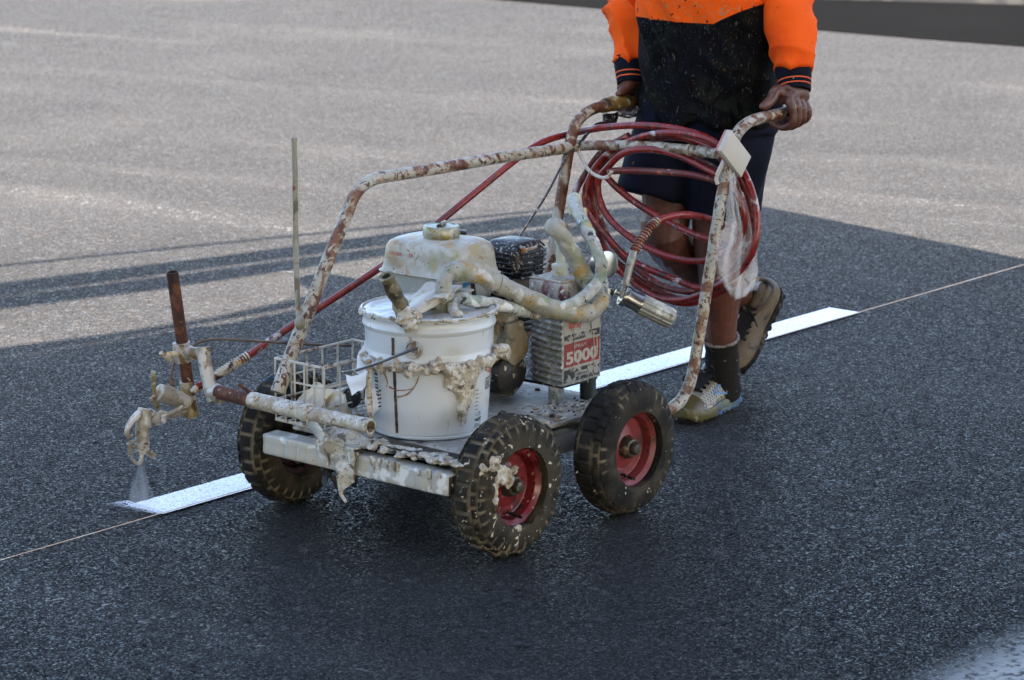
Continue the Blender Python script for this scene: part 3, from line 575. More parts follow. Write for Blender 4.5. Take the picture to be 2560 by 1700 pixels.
# gun arm: riser clamp bracket, riser, gun
g=MB(); ry=-.77
rt,rb=at(397,627,y=ry),at(438,915,y=ry); tube(g,[rt,rt+(rb-rt)*.5,rb],.0128,20,hollow=.8,lump=.0005,lscale=90); MC.part('riser_pipe',g,M_rust)
g=MB(); q1=at(428,880,y=ry); q2=at(442,958,y=ry); tube(g,[q1,q2],[.0142,.0165],18,lump=.001,lscale=90)
MC.part('lower_elbow',g,mat('olive brass elbow',(.25,.19,.08),.55,.2,[((.42,.38,.28),34,.52,.62),((.10,.06,.03),40,.56,.66)],[(90,.5,.002)]))
g=MB(); c1=at(417,790,y=ry); c2=at(424,832,y=ry); tube(g,[c1,c2],.0185,18,lump=.001,lscale=80)
b1=at(421,805,y=ry); tube(g,[b1,at(445,815,y=-.745),at(470,815,y=-.71)],[.0145,.0135],14,smooth=4,lump=.001)
tube(g,[at(468,800,y=-.70),at(475,850,y=-.69),at(486,900,y=-.675),at(493,925,y=-.665)],.0138,16,smooth=4,lump=.001,hollow=.75)
tube(g,[at(492,905,y=-.672),at(512,912,y=-.645)],[.020,.019],16,lump=.001)
br=MC.part('clamp_bracket',g,M_brass)
g=MB(); tube(g,[at(408,815,y=ry),at(382,818,y=ry-.005)],.006,8,lump=.001); tube(g,[at(372,812,y=ry-.01),at(395,832,y=ry-.01)],.006,8,lump=.0015); MC.part('wing_bolt',g,M_rustlow,br)
# horizontal gun carrier
g=MB(); e1=at(430,925,y=ry); e2=at(365,905,y=ry-.02); tube(g,[e1,e1+(e2-e1)*.5,e2],.0185,18,lump=.0012,lscale=70)
sheet(g,[at(347,915,y=-.80),at(372,885,y=-.79),at(405,893,y=-.77),at(400,912,y=-.77)],6,4,th=.004,lump=.002); sheet(g,[at(345,918,y=-.80),at(358,912,y=-.80),at(372,945,y=-.795),at(366,950,y=-.795)],4,4,th=.006,lump=.002)
gc=MC.part('gun_carrier',g,M_brass)
g=MB(); a=at(356,905,y=-.795); tube(g,[a,at(354,882,y=-.795)],.0045,8); box(g,at(354,868,y=-.795),(.010,.028,.020),.003,rot=Matrix.Rotation(R(-40),3,'Z'),lump=.002,sub=2); MC.part('wing_screw',g,mat('olive wing screw',(.16,.13,.05),.6,.2,[((.4,.36,.25),50,.55,.65)],[(90,.5,.002)]),gc)
g=MB(); tube(g,[at(423,935,y=-.76),at(400,950,y=-.775),at(372,962,y=-.79),at(350,975,y=-.80)],.0058,8,smooth=4,lump=.001)
tube(g,[at(440,945,y=-.765),at(398,953,y=-.78),at(368,950,y=-.79)],.0045,8,smooth=3)
for p in ((398,960),(375,968),(358,975),(410,955)): blob(g,at(*p,y=-.785),(.008,.008,.008),.5,90,2)
MC.part('trigger_linkage',g,M_brass,gc)
# spray gun body
gy=-.775
g=MB(); tube(g,[at(335,942,y=gy),at(332,960,y=gy),at(330,985,y=gy)],[.015,.020,.017],14,smooth=4,lump=.002,lscale=70)
tube(g,[at(352,950,y=gy),at(340,965,y=gy),at(365,962,y=gy)],.011,10,smooth=3,lump=.0015)
tube(g,[at(328,985,y=gy),at(328,1005,y=gy),at(329,1030,y=gy),at(331,1045,y=gy)],[.0145,.0105],14,smooth=4,lump=.0012,lscale=90)
for py in (1000,1012,1024,1034): tube(g,[at(328,py-3,y=gy),at(328.5,py+3,y=gy)],.0150,14)
tube(g,[at(322,955,y=gy),at(306,970,y=gy),at(296,985,y=gy),at(293,1000,y=gy),at(298,1008,y=gy)],[.010,.0035],8,smooth=5,lump=.0015)
tube(g,[at(300,1008,y=gy),at(306,1002,y=gy)],.003,8)
sg=MC.part('spray_gun',g,M_brass)
g=MB(); tube(g,[at(297,1022,y=gy),at(302,1045,y=gy),at(305,1058,y=gy)],[.006,.003],8,lump=.0015,smooth=3); tube(g,[at(305,1058,y=gy),at(314,1067,y=gy),at(324,1066,y=gy),at(327,1052,y=gy),at(328,1040,y=gy)],.0042,8,smooth=4,lump=.001); tube(g,[at(298,1022,y=gy),at(308,1018,y=gy)],.005,8); tube(g,[at(308,1030,y=gy),at(322,1034,y=gy)],.003,8)
MC.part('tip_guard',g,M_brass,sg)
g=MB(); tube(g,[at(335,1038,y=gy),at(345,1045,y=gy),at(355,1056,y=gy)],[.0065,.0035],8,lump=.0015); tube(g,[at(340,1048,y=gy),at(350,1052,y=gy)],.003,8); tube(g,[at(350,1040,y=gy),at(357,1050,y=gy)],[.002,.004],8); MC.part('spray_tip',g,M_brass,sg)
# brake style cable from the clamp to the basket
g=MB(); tube(g,[at(445,800,y=-.76),at(462,788,y=-.75),at(500,782,y=-.72),at(545,783,y=-.68),at(600,787,y=-.64),at(680,792,y=-.60),at(760,796,y=-.56),at(815,797,y=-.54)],.0030,8,smooth=6); tube(g,[at(404,832,y=-.79),at(398,850,y=-.79),at(395,872,y=-.79),at(398,890,y=-.785)],.0028,8,smooth=5); tube(g,[at(397,873,y=-.79),at(398,890,y=-.785)],.005,8); MC.part('trigger_cable',g,mat('rusty brown cable',(.10,.06,.035),.5,0,[((.02,.018,.016),20,.48,.6),((.4,.36,.28),30,.62,.7)]))
# wire basket
g=MB(); bx0,bx1,by0,by1,bz0,bz1=-.125,.105,-.53,-.392,.205,.333
wr=.0023
def rect(z,r=wr): tube(g,[(bx1,by0,z),(bx1,by1,z),(bx0,by1,z),(bx0,by0,z)],r,6,closed=True)
rect(bz1,.0030); rect(.291); rect(.248); rect(bz0,.0035)
for k in range(6):
    y=by0+(by1-by0)*k/5.0
    tube(g,[(bx1,y,bz1),(bx1+.001,y,.27),(bx1,y,bz0),(bx0,y,bz0),(bx0,y,bz1)],wr,6)
for k in range(1,5):
    x=bx1+(bx0-bx1)*k/5; tube(g,[(x,by0,bz1),(x,by0,bz0),(x,by1,bz0),(x,by1,bz1)],wr,6)
MC.part('wire_basket',g,M_wire)
g=MB(); tube(g,[at(850,830,x=.08),at(851,900,x=.08),at(854,1012,x=.08)],.0062,10,smooth=5,lump=.002,lscale=60); MC.part('pail_stake',g,M_paint)
# ------------------------------------------------------------ engine
Rz=lambda d:Matrix.Rotation(R(d),3,'Z')
def loft(g,secs,mi=0):
    """secs: list of equal length rings"""
    n=len(secs[0]); v=[p for s in secs for p in s]; f=[]
    for i in range(len(secs)-1):
        for j in range(n): k=(j+1)%n; f.append((i*n+j,i*n+k,(i+1)*n+k,(i+1)*n+j))
    f.append(tuple(range(n-1,-1,-1))); f.append(tuple(range((len(secs)-1)*n,len(secs)*n))); g.add(v,f,mi); return g
def rrect(c,a,b,e,n=48):
    out=[]
    for j in range(n):
        t=2*PI*j/n; x=math.copysign(abs(math.cos(t))**e,math.cos(t))*a; y=math.copysign(abs(math.sin(t))**e,math.sin(t))*b
        out.append(Vector(c)+Vector((x,y,0)))
    return out
tc_=Vector((-.315,-.452,0)); 
def tz(z,a,b,e=.34,dx=0,dy=0):
    a*=.86; b*=.82
    return tz0(z,a,b,e,dx,dy)
def tz0(z,a,b,e=.34,dx=0,dy=0): return [p+Vector((0,0,.003*noise.noise(p*14))) for p in rrect((tc_.x+dx,tc_.y+dy,z),a,b,e)]
eng=bpy.data.objects.new('engine',None); COL.objects.link(eng); eng.parent=MC.o
g=MB(); loft(g,[tz(.4625,.102,.140),tz(.4655,.104,.142),tz(.468,.098,.136),tz(.480,.0945,.132),tz(.505,.0915,.128),tz(.519,.089,.125),tz(.5275,.084,.118),tz(.533,.075,.107,.38),tz(.5365,.054,.080,.5),tz(.538,.02,.03,.8)])
ft=MC.part('fuel_tank',g,M_tank,eng,smooth=55)
g=MB(); loft(g,[tz(.395,.070,.100),tz(.405,.082,.115),tz(.430,.090,.124),tz(.455,.0945,.130),tz(.4622,.100,.138)]); MC.part('tank_underside',g,M_tanklow,eng,smooth=55)
g=MB(); cc=(tc_.x+.0,tc_.y+.005,.534)
lathe(g,cc,(0,0,1),[(.046,0),(.0445,.004),(.036,.005),(.0365,.007)],48); lathe(g,cc,(0,0,1),[(.0385,.005),(.0390,.008),(.0385,.026),(.0365,.0285),(.033,.029),(.030,.0275),(.020,.0285),(.008,.030),(.001,.030)],64,rfun=lambda a,h:1+(.018*abs(math.sin(a*6)) if h>.006 else 0))
tube(g,[(cc[0]-.022,cc[1]-.01,cc[2]+.031),(cc[0],cc[1]+.006,cc[2]+.0335),(cc[0]+.024,cc[1]+.012,cc[2]+.031)],.004,8,smooth=5,lump=.002)
MC.part('fuel_cap',g,mat('paint smeared steel cap',(.26,.26,.22),.42,.5,[((.36,.35,.28),26,.45,.55),((.24,.19,.06),40,.56,.66),((.06,.05,.03),60,.6,.66)],[(90,.3,.001)]),eng)
M_lab=[M_txr,M_txk]
g=MB(); n1=Vector((1,0,.22)).normalized(); P0=Vector((tc_.x+.0915,tc_.y-.082,.505)); ydn=Vector((-.27,0,1)).normalized()
P0=Vector((tc_.x+.0795,tc_.y-.070,.500))
text_mb(g,'DANGER',P0+Vector((.0022,0,.002)),(0,1,0),(-.10,0,1),.0075,0,width=.034,bold=.01)
for i in range(5): 
    for j in range(5): q=P0+Vector((.0024+.0005*i,-.004+.0062*j,-.004-.0045*i)); box(g,q,(.0006,.0045,.0012),0,mi=1)
MC.part('warning_label',g,[MATS['sticker red print'],mat('faded grey print',(.22,.22,.21),.6)],ft)
g=MB(); text_mb(g,'SE',P0+Vector((.0022,.055,.0025)),(0,1,0),(-.10,0,1),.0075,0,width=.012,bold=.01); MC.part('warning_label',g,[MATS['sticker red print']],ft)
g=MB(); box(g,(-.46,-.52,.475),(.085,.075,.05),.014,seg=3,lump=.002,sub=2); lathe(g,(-.452,-.512,.498),(0,0,1),[(.017,0),(.016,.006),(.010,.008),(.010,.014),(.0135,.016),(.0135,.026),(.009,.028),(.001,.028)],24,rfun=lambda a,h:1+(.10*math.sin(a*5) if h>.013 else 0)); MC.part('air_cleaner',g,M_black,eng)
# louvred muffler guard
mc=Vector((-.505,-.405,.468)); g=MB(); 
loft(g,[[Vector(p) for p in rrect((mc.x,mc.y,z),a,b,.45)] for z,a,b in ((.425,.050,.052),(.43,.052,.054),(.490,.053,.055),(.503,.048,.050),(.511,.036,.038),(.513,.005,.005))])
mg=MC.part('muffler_guard',g,M_black,eng,smooth=50)
g=MB()
for i in range(6):
    z=.436+i*.0105
    for s_ in (-1,1): box(g,(mc.x+s_*.022,mc.y+.0555,z),(.040,.006,.0034),.001,rot=Matrix.Rotation(R(28),3,'X'),lump=.0006,lscale=200)
    box(g,(mc.x+.0545,mc.y+.012,z),(.006,.06,.0034),.001,rot=Matrix.Rotation(R(-28),3,'Y'),lump=.0006)
for i in range(9): box(g,(mc.x-.04+i*.010,mc.y+.046,.5035),(.0035,.020,.004),.001,rot=Matrix.Rotation(R(-38),3,'X'))
MC.part('louvres',g,M_black,mg)
g=MB(); box(g,(mc.x+.012,mc.y+.053,.4965),(.05,.003,.011),.001,rot=Matrix.Rotation(R(-30),3,'X'),lump=.001,sub=2); MC.part('orange_sticker',g,mat('peeling orange sticker',(.55,.20,.02),.6,0,[((.5,.48,.44),40,.5,.6)]),mg)
g=MB(); box(g,(-.36,-.44,.30),(.20,.19,.20),.02,lump=.006,sub=3); box(g,(-.44,-.40,.405),(.12,.12,.06),.01,lump=.003,sub=2)
for i in range(7): box(g,(-.43,-.36,.33+i*.012),(.13,.09,.004),.001)
MC.part('engine_block',g,M_dark,eng)
# clutch housing between engine and pump (ochre stained cylinder)
g=MB(); lathe(g,(-.335,-.345,.325),(0,1,0),[(.062,-.03),(.064,.0),(.064,.05),(.060,.056),(.045,.062),(.040,.066),(.040,.09)],36,lump=.003,lscale=40); box(g,(-.335,-.30,.345),(.075,.05,.13),.012,lump=.003,sub=2); hc=MC.part('clutch_housing',g,M_clutch,eng)
g=MB(); lathe(g,(-.335,-.338,.262),(0,1,0),[(.030,0),(.046,.02),(.046,.07),(.034,.080),(.012,.083),(.001,.083)],30,lump=.003); MC.part('recoil_cover',g,M_dark,eng)
# ------------------------------------------------------------ pump
pump=bpy.data.objects.new('pump',None); COL.objects.link(pump); pump.parent=MC.o
px0,px1,py0,py1,pz0,pz1=-.503,-.372,-.275,-.163,.243,.388
g=MB(); v=[]; NZ=72; NU=30
def finring(z,off):
    pts=[]
    # rounded front (towards +x) housing outline
    for k in range(NU+1):
        t=k/NU; a=PI*.5-t*PI*.5*1.0
        pts.append((px1+.000+ (0.0) ,0))
    return pts
prof=[]
for k in range(NZ+1):
    z=pz0+(pz1-pz0)*k/NZ; fr=((z-pz0)/.0132)%1.0
    off=-.009*(1-min(1,abs(fr-.5)*2.6)) if .0<fr<1 else 0
    ring=[]
    hx=(px1-px0)/2; hy=(py1-py0)/2; cx_=(px0+px1)/2; cy_=(py0+py1)/2
    ring=[Vector((px0,py0,z)),Vector((px0,py1,z)),Vector((px1-.004,py1,z)),Vector((px1-.001+off*.3,py1-.002,z)),Vector((px1+off,py1-.008,z))]
    for j in range(1,8):
        t=j/7; a=t*PI/2; ring.append(Vector((px1+off-.030*(1-math.cos(a)),py1-.008-.085*t-.018*math.sin(a),z)))
    ring.append(Vector((px1-.05,py0,z)))
    prof.append(ring)
loft(g,prof); MC.part('finned_housing',g,M_fin,pump,smooth=25)
g=MB(); box(g,((px0+px1)/2-.0,(py0+py1)/2,pz0-.003),(px1-px0-.01,py1-py0-.004,.006),.002); MC.part('end_plate',g,M_dark,pump); g=MB(); box(g,((px0+px1)/2,(py0+py1)/2,pz1+.003),(px1-px0-.006,py1-py0-.006,.006),.002); MC.part('end_plate',g,M_dark,pump)
# sticker on the near face: local u runs backwards (-x), v up
ly=py1+.0006
def lb(u0,u1,v0,v1,m_,name,k=0,mi=0):
    g_=MB(); box(g_,(px1-.006-(u0+u1)/2,ly+k,pz0+(v0+v1)/2+.004),(u1-u0,.0008,v1-v0),0,sub=0); return g_
lw=.121
panel=MC.part('label_panel',lb(0,lw,-.002,.142,None,''),M_lblw,pump)
def strip(u0,u1,v0,v1,m_,nm,k): return MC.part(nm,lb(u0,u1,v0,v1,None,'',k),m_,panel)
strip(.001,lw-.001,.035,.085,M_lblr,'red_band',.0009)
strip(.001,lw-.001,.002,.029,M_lblk,'black_band',.0009)
strip(.001,lw-.001,.090,.104,M_lblk,'black_band',.0009)
strip(.072,lw-.001,.128,.138,M_lblr,'red_corner',.0009)
def ltx(s_,u,v,h,wd,mi=0,bold=0,shear=0,k=.0018): 
    return text_mb(lg,s_,(px1-.006-u,ly+k,pz0+.004+v),(-1,0,0),(0,0,1),h,mi,depth=0,width=wd,bold=bold,shear=shear)
lg=MB(); ltx('5000',.006,.040,.0275,.108,0,.035)
MC.part('lettering',lg,[M_txw],panel)
lg=MB(); ltx('SPRAY',.030,.0725,.0075,.045,0,.01); ltx('AIRLESS SPRAY SYSTEM',.010,.094,.0065,.098,0,.01); MC.part('lettering',lg,[M_txw],panel)
lg=MB(); ltx('spray',.014,.112,.017,.047,0,.02,.15); ltx('Line',.062,.1155,.0135,.040,1,.005,.1); MC.part('lettering',lg,[M_txr,mat('grey print',(.25,.25,.24),.5)],panel)
strip(.035,.083,.010,.021,M_lblw,'white_box',.0016)
lg=MB(); ltx('SERIES',.042,.0125,.0055,.034,0,.01,k=.0028); MC.part('lettering',lg,[M_txk],panel)
g=MB()
for (u,v0,v1,r_) in ((.030,.03,.125,.0007),(.098,-.004,.105,.001),(.079,-.006,.035,.0012),(.108,.05,.09,.0014),(.088,.10,.125,.0012)):
    tube(g,[(px1-.006-u,ly+.0022,pz0+v1),(px1-.008-u,ly+.0026,pz0+(v0+v1)/2),(px1-.0065-u,ly+.0024,pz0+v0)],[r_*1.1,r_*.7],6,smooth=4,lump=.0006,lscale=150)
MC.part('paint_runs',g,M_paint,panel)
# feet of the pump
for n_,(a,b,m_,rr) in enumerate((((-.395,-.196),None,M_fin,.0165),((-.478,-.176),None,mat('dark green sleeve',(.02,.028,.024),.5,0,[((.25,.27,.22),50,.62,.68)]),.0175))):
    g=MB(); tube(g,[(a[0],a[1],.196),(a[0],a[1],pz0+.001)],rr,18,lump=.0008); MC.part('pump_leg',g,m_,pump)
g=MB(); tube(g,[(-.47,-.25,.196),(-.47,-.25,pz0+.001)],.012,12); MC.part('pump_leg',g,M_dark,pump)
# head block with maroon sides
g=MB(); hb=Vector((-.445,-.232,.436)); box(g,hb,(.085,.098,.040),.007,seg=3,sub=2,lump=.001); hd=MC.part('pump_head',g,M_maroon,pump)
g=MB(); box(g,hb+Vector((0,0,.0215)),(.080,.092,.0035),.001,lump=.0015,sub=4); MC.part('paint_topping',g,M_paint,hd)
g=MB(); box(g,(-.445,-.225,.402),(.09,.09,.026),.006,lump=.002,sub=2); lathe(g,(-.405,-.20,.40),(1,.4,0),[(.010,0),(.010,.012),(.006,.013),(.001,.013)],6); MC.part('valve_block',g,M_alu,pump)
g=MB(); lathe(g,(-.470,-.248,.458),(0,0,1),[(.019,0),(.019,.007),(.0165,.008),(.0165,.013),(.018,.014),(.018,.022),(.012,.024)],24,rfun=lambda a,h:1+.03*abs(math.sin(3*a))); lathe(g,(-.478,-.252,.474),(.0,.0,1),[(.011,0),(.010,.05),(.013,.051),(.013,.066),(.009,.07)],16); MC.part('inlet_fitting',g,mat('pale cloudy fitting',(.50,.50,.40),.45,.1,[((.32,.28,.10),30,.58,.68)],[(80,.4,.002)]),pump)
# pressure gauge dome
g=MB(); gp=at(1398,610,y=-.175); gx=(gp-at(1372,607,y=-.215)).normalized(); lathe(g,gp-gx*.035,gx,[(.012,-.01),(.020,.0),(.026,.012),(.0275,.030),(.029,.032),(.029,.037),(.025,.038),(.001,.0375)],32); MC.part('pressure_gauge',g,M_chrome,pump)
g=MB(); tube(g,[at(1380,665,y=-.17),at(1398,668,y=-.16),at(1414,673,y=-.15)],.0075,10,lump=.001); MC.part('outlet_nipple',g,M_dark,pump)
# hose-end filter
A=at(1434,679,y=-.14); B=at(1552,737,y=-.065); ax=(B-A).normalized(); up=Vector((0,0,1))
Ln=(B-A).length; F=frame(ax); 
def ribs(a,h): return 1+(.055*(1 if math.sin(a*13)>0 else -1)*.5 if h>Ln*.36 else 0)
g=MB(); lathe(g,A,ax,[(.0225,0),(.0235,.002),(.0235,.010),(.020,.012),(.020,Ln*.30),(.0215,Ln*.33),(.0215,Ln*.36)],48); 
for k in range(3):
    a=k*2*PI/3+.6; c=A+F@Vector((.017*math.cos(a),.017*math.sin(a),-.001)); lathe(g,c,-ax,[(.0028,0),(.0028,.003),(.001,.003)],6)
lathe(g,A,-ax,[(.009,0),(.007,.004),(.0055,.010),(.0052,.016),(.001,.0165)],14); fl=MC.part('hose_filter',g,M_chrome)
g=MB(); lathe(g,A,ax,[(.0212,Ln*.36)]+[(.0222,Ln*.37),(.0222,Ln*.90),(.0205,Ln*.97),(.014,Ln*1.01),(.001,Ln*1.015)],104,rfun=ribs); MC.part('ribbed_cover',g,M_filter,fl,smooth=20)
hs=[at(1442,655,y=-.135),at(1446,640,y=-.135),at(1452,612,y=-.135),at(1462,580,y=-.135),at(1478,552,y=-.133),at(1497,527,y=-.130),at(1515,510,y=-.128)]
g=MB(); tube(g,hs[:3],[.0068,.0085],12,smooth=4); lathe(g,A+(hs[0]-A)*.55,(hs[1]-hs[0]),[(.0065,-.02),(.0065,.006),(.0095,.007),(.0095,.016),(.006,.017)],6); tube(g,hs[2:4],.0088,12)
MC.part('hose_ferrule',g,M_filter,fl)
sp=spl(hs[3:],40); g=MB(); L_=0; pts=[]; tot=sum((sp[i+1]-sp[i]).length for i in range(len(sp)-1)); FR=None
u_=Vector((0,1,0)); acc=0
for i in range(len(sp)-1):
    T=(sp[i+1]-sp[i]).normalized(); u_=(u_-T*u_.dot(T)).normalized(); w_=T.cross(u_)
    for k in range(2):
        s_=acc+(sp[i+1]-sp[i]).length*k/2; a=2*PI*s_/tot*13; pts.append(sp[i]+(sp[i+1]-sp[i])*k/2+(u_*math.cos(a)+w_*math.sin(a))*.0098)
    acc+=(sp[i+1]-sp[i]).length
tube(g,pts,.0018,6); MC.part('spring_guard',g,M_spring,fl)
# ------------------------------------------------------------ red hose: whip, coil and run to the gun
HRd=.0078
whip=[hs[3],hs[4],hs[5],hs[6],at(1540,500,y=-.12),at(1580,495,y=-.11),at(1625,502,y=-.10),at(1675,523,y=-.085),at(1712,543,y=-.075),at(1728,548,y=-.075),at(1735,540,y=-.08),at(1731,520,y=-.10),at(1718,480,y=-.13),at(1700,445,x=-.86),at(1688,425,x=-.87)]
g=MB(); tube(g,whip,.0080,12,smooth=8); MC.part('whip_hose',g,M_red)
def X(v): return lambda a,b,o=0: at(a,b,x=v+o)
loops=[
 # each loop: (depth x, list of px points) left bunch -> top -> right -> bottom -> left
 (-.86,[(1368,470),(1362,420),(1385,375),(1440,332),(1510,310),(1590,320),(1660,352),(1705,405),(1730,470),(1742,540),(1725,600),(1660,655),(1580,690),(1505,680),(1430,625),(1385,550)],M_red),
 (-.875,[(1375,480),(1372,425),(1400,372),(1460,335),(1530,312),(1610,330),(1668,372),(1700,430),(1722,500),(1722,560),(1690,620),(1610,670),(1530,660),(1470,620),(1410,560)],M_redworn),
 (-.845,[(1350,470),(1362,405),(1405,352),(1470,318),(1545,306),(1625,318),(1690,362),(1728,425),(1745,500),(1738,570),(1700,630),(1630,665),(1545,640),(1455,600),(1395,540)],M_red),
 (-.89,[(1358,500),(1360,440),(1380,395),(1420,360),(1480,345),(1560,355),(1640,385),(1695,430),(1712,490),(1712,560),(1680,630),(1600,692),(1510,668),(1430,610),(1375,560)],M_redworn),
 (-.835,[(1383,460),(1380,415),(1402,385),(1440,352),(1500,344),(1560,357),(1620,385),(1680,420),(1708,470),(1715,520),(1690,570),(1625,600),(1555,595),(1480,565),(1410,510)],M_red),
 (-.90,[(1345,520),(1350,450),(1375,390),(1425,348),(1490,322),(1570,318),(1650,345),(1700,400),(1728,470),(1735,550),(1705,640),(1630,688),(1560,697),(1480,660),(1400,600)],M_red),
]
for k,(xv,pp,m_) in enumerate(loops):
    g=MB(); P=[at(a,b,x=xv+.010*math.sin(i*1.3+k)) for i,(a,b) in enumerate(pp)]; tube(g,P,HRd,12,smooth=6,closed=True); MC.part('hose_coil',g,m_)
g=MB(); P=[at(1403,395,x=-.83),at(1450,393,x=-.835),at(1520,396,x=-.84),at(1590,402,x=-.845),at(1650,416,x=-.85)]; tube(g,P,HRd,12,smooth=6)
MC.part('hose_coil',g,M_redworn)
g=MB(); P=[at(1372,395,x=-.85),at(1395,405,x=-.855),at(1425,435,x=-.86),at(1470,470,x=-.87),at(1540,512,x=-.88),at(1600,540,x=-.88),at(1650,556,x=-.88),at(1700,575,x=-.88),at(1730,560,x=-.885)]; tube(g,P,HRd,12,smooth=6)
MC.part('hose_coil',g,M_red)
g=MB(); P=[at(1400,340,x=-.87),at(1370,370,x=-.865),at(1335,425,x=-.84),at(1322,462,y=-.38),at(1325,475,y=-.33)]; tube(g,[at(1450,312,x=-.87)]+P,HRd,12,smooth=6); MC.part('hose_coil',g,M_redworn)
lh=[at(1718,440,x=-.87),at(1700,388,x=-.87),at(1672,350,x=-.865),at(1630,318,x=-.86),at(1560,297,x=-.86),at(1480,289,x=-.86),at(1400,293,x=-.865),at(1330,305,y=-.53),at(1270,320,y=-.54),at(1225,342,y=-.545),at(1180,375,y=-.55),at(1100,440,y=-.57),at(1000,522,y=-.59),at(900,600,y=-.61),at(800,668,y=-.635),at(700,733,y=-.66),at(620,788,y=-.685),at(560,828,y=-.70),at(505,862,y=-.72),at(455,893,y=-.735)]
g=MB(); tube(g,lh,.0080,12,smooth=6); MC.part('gun_hose',g,M_red)
g=MB(); tube(g,[at(552,834,y=-.703),at(505,862,y=-.72),at(440,905,y=-.745)],[.0092,.0085],10,smooth=4)
pa,pb=at(570,822,y=-.697),at(505,862,y=-.72)
for k in range(12): c=pa+(pb-pa)*(k/11); d=(pb-pa).normalized(); tube(g,[c-d*.0014,c+d*.0014],.0112,12)
MC.part('gun_hose_ferrule',g,M_rustlow)
# ------------------------------------------------------------ suction and return hoses
th=[at(1036,735,y=-.235),at(1026,690,y=-.235),at(1024,655,y=-.235),at(1036,632,y=-.235),at(1065,624,y=-.23),at(1105,634,y=-.22),at(1150,656,y=-.205),at(1205,683,y=-.185),at(1260,707,y=-.165),at(1315,722,y=-.145),at(1355,720,y=-.135),at(1380,698,y=-.14),at(1384,668,y=-.16),at(1376,645,y=-.175)]
g=MB(); tube(g,th,lambda t:.0165 if t<.22 else (.0195 if t<.3 else .0198),18,smooth=7,lump=.0035,lscale=45)
for i in (7,): tube(g,[th[6]-(th[7]-th[6])*.10,th[6]+(th[7]-th[6])*.18],.0215,18,lump=.002)
MC.part('suction_hose',g,M_hoseA)
g=MB(); P=[at(1388,690,y=-.150),at(1362,665,y=-.165),at(1335,615,y=-.18),at(1312,568,y=-.195),at(1292,536,y=-.205),at(1275,524,y=-.215),at(1282,518,y=-.235),at(1298,530,y=-.25),at(1302,560,y=-.25),at(1300,595,y=-.25)]; P[0]=at(1360,668,y=-.165); P=P[1:]
P=[at(1372,690,y=-.155),at(1352,650,y=-.17),at(1330,605,y=-.18),at(1306,560,y=-.19),at(1287,534,y=-.20),at(1275,525,y=-.215),at(1284,522,y=-.24),at(1296,535,y=-.255),at(1300,560,y=-.255),at(1300,595,y=-.255)]
tube(g,P,.0180,18,smooth=7,lump=.003,lscale=45); MC.part('suction_hose',g,M_hoseA)
g=MB(); P=[at(1066,688,y=-.20),at(1095,694,y=-.20),at(1140,701,y=-.195),at(1190,714,y=-.19),at(1240,722,y=-.20),at(1290,712,y=-.15),at(1335,692,y=-.135),at(1365,668,y=-.13),at(1383,640,y=-.13),at(1385,605,y=-.13),at(1372,570,y=-.15),at(1355,535,y=-.18),at(1338,500,y=-.22),at(1326,470,y=-.26),at(1322,455,y=-.28)]
tube(g,P,lambda t:.0125 if t<.6 else .0135,16,smooth=7,lump=.003,lscale=50); 
rh=MC.part('return_hose',g,M_hoseB)
g=MB(); lathe(g,at(1324,462,y=-.275),at(1322,450,y=-.28)-at(1328,480,y=-.27),[(.0155,-.03),(.016,0),(.0165,.006),(.013,.012),(.009,.014)],14,lump=.001); box(g,at(1346,500,y=-.24),(.012,.012,.04),.003); MC.part('hose_fitting',g,mat('yellowed hose fitting',(.50,.46,.30),.5,0,[((.35,.28,.08),40,.55,.65)],[(80,.4,.002)]),rh)
# caked paint stalactite from the pickup down the pail
# ============================================================ the paint pail
BC=Vector((-.0735,-.268,.199)); PB=Thing('paint_bucket','white metal paint bucket crusted with dried paint, standing on the front deck','bucket',BC)
def bp(ang,r,z): return Vector((BC.x+r*math.cos(ang),BC.y+r*math.sin(ang),z))
def brad(z):
    t=(z-.199)/.245; return .1175+.0165*t
g=MB(); Hb=.245
pr=[(.10,.004),(.1165,.0),(.1185,.002),(.1185,.006),(.1165,.008)]
for k in range(16): h=.010+k/15*.140; pr.append((brad(.199+h),h))
pr+=[(.1285,.153),(.1320,.157),(.1335,.162),(.1320,.167),(.1300,.171),(.1300,.176),(.1305,.20),(.1315,.213),(.1345,.217),(.1360,.222),(.1345,.227),(.1325,.231),(.1330,.240),(.1385,.242),(.1395,.246),(.1385,.250),(.1360,.251),(.1345,.246)]
lathe(g,BC,(0,0,1),pr,96,caps=False); lathe(g,BC,(0,0,1),[(.10,.004),(.001,.004)],48,caps=False)
bk=PB.part('pail_body',g,M_bucket,smooth=30)
vd=math.atan2(CL.y-BC.y,CL.x-BC.x)    # direction to the road side viewer is just a handy zero for the seam
sa=vd-.58
g=MB()
for (z0,z1) in ((.2105,.349),(.372,.408)):
    vv=[];nz=24
    for k in range(nz+1):
        z=z0+(z1-z0)*k/nz; w_=.0034+.0012*noise.noise(Vector((0,0,z*90))); r_=(brad(z) if z<.36 else .1305)+.0009
        for a in (-w_,w_): vv.append(bp(sa+a/.125,r_,z))
    g.add(vv,[(2*k,2*k+1,2*k+3,2*k+2) for k in range(nz)])
PB.part('side_seam',g,M_seam,bk)
# rusty dribble
g=MB()
for pts_ in (((sa+.02,.285),(sa+.22,.295),(sa+.36,.315),(sa+.42,.334)),((sa-.12,.305),(sa+.05,.300),(sa+.3,.306)),((sa-.2,.33),(sa-.15,.315),(sa-.18,.303))):
    tube(g,[bp(a,brad(z)+.0004,z) for a,z in pts_],[.0018,.0008],6,smooth=5,lump=.001,lscale=120)
PB.part('rust_dribble',g,M_drain,bk)
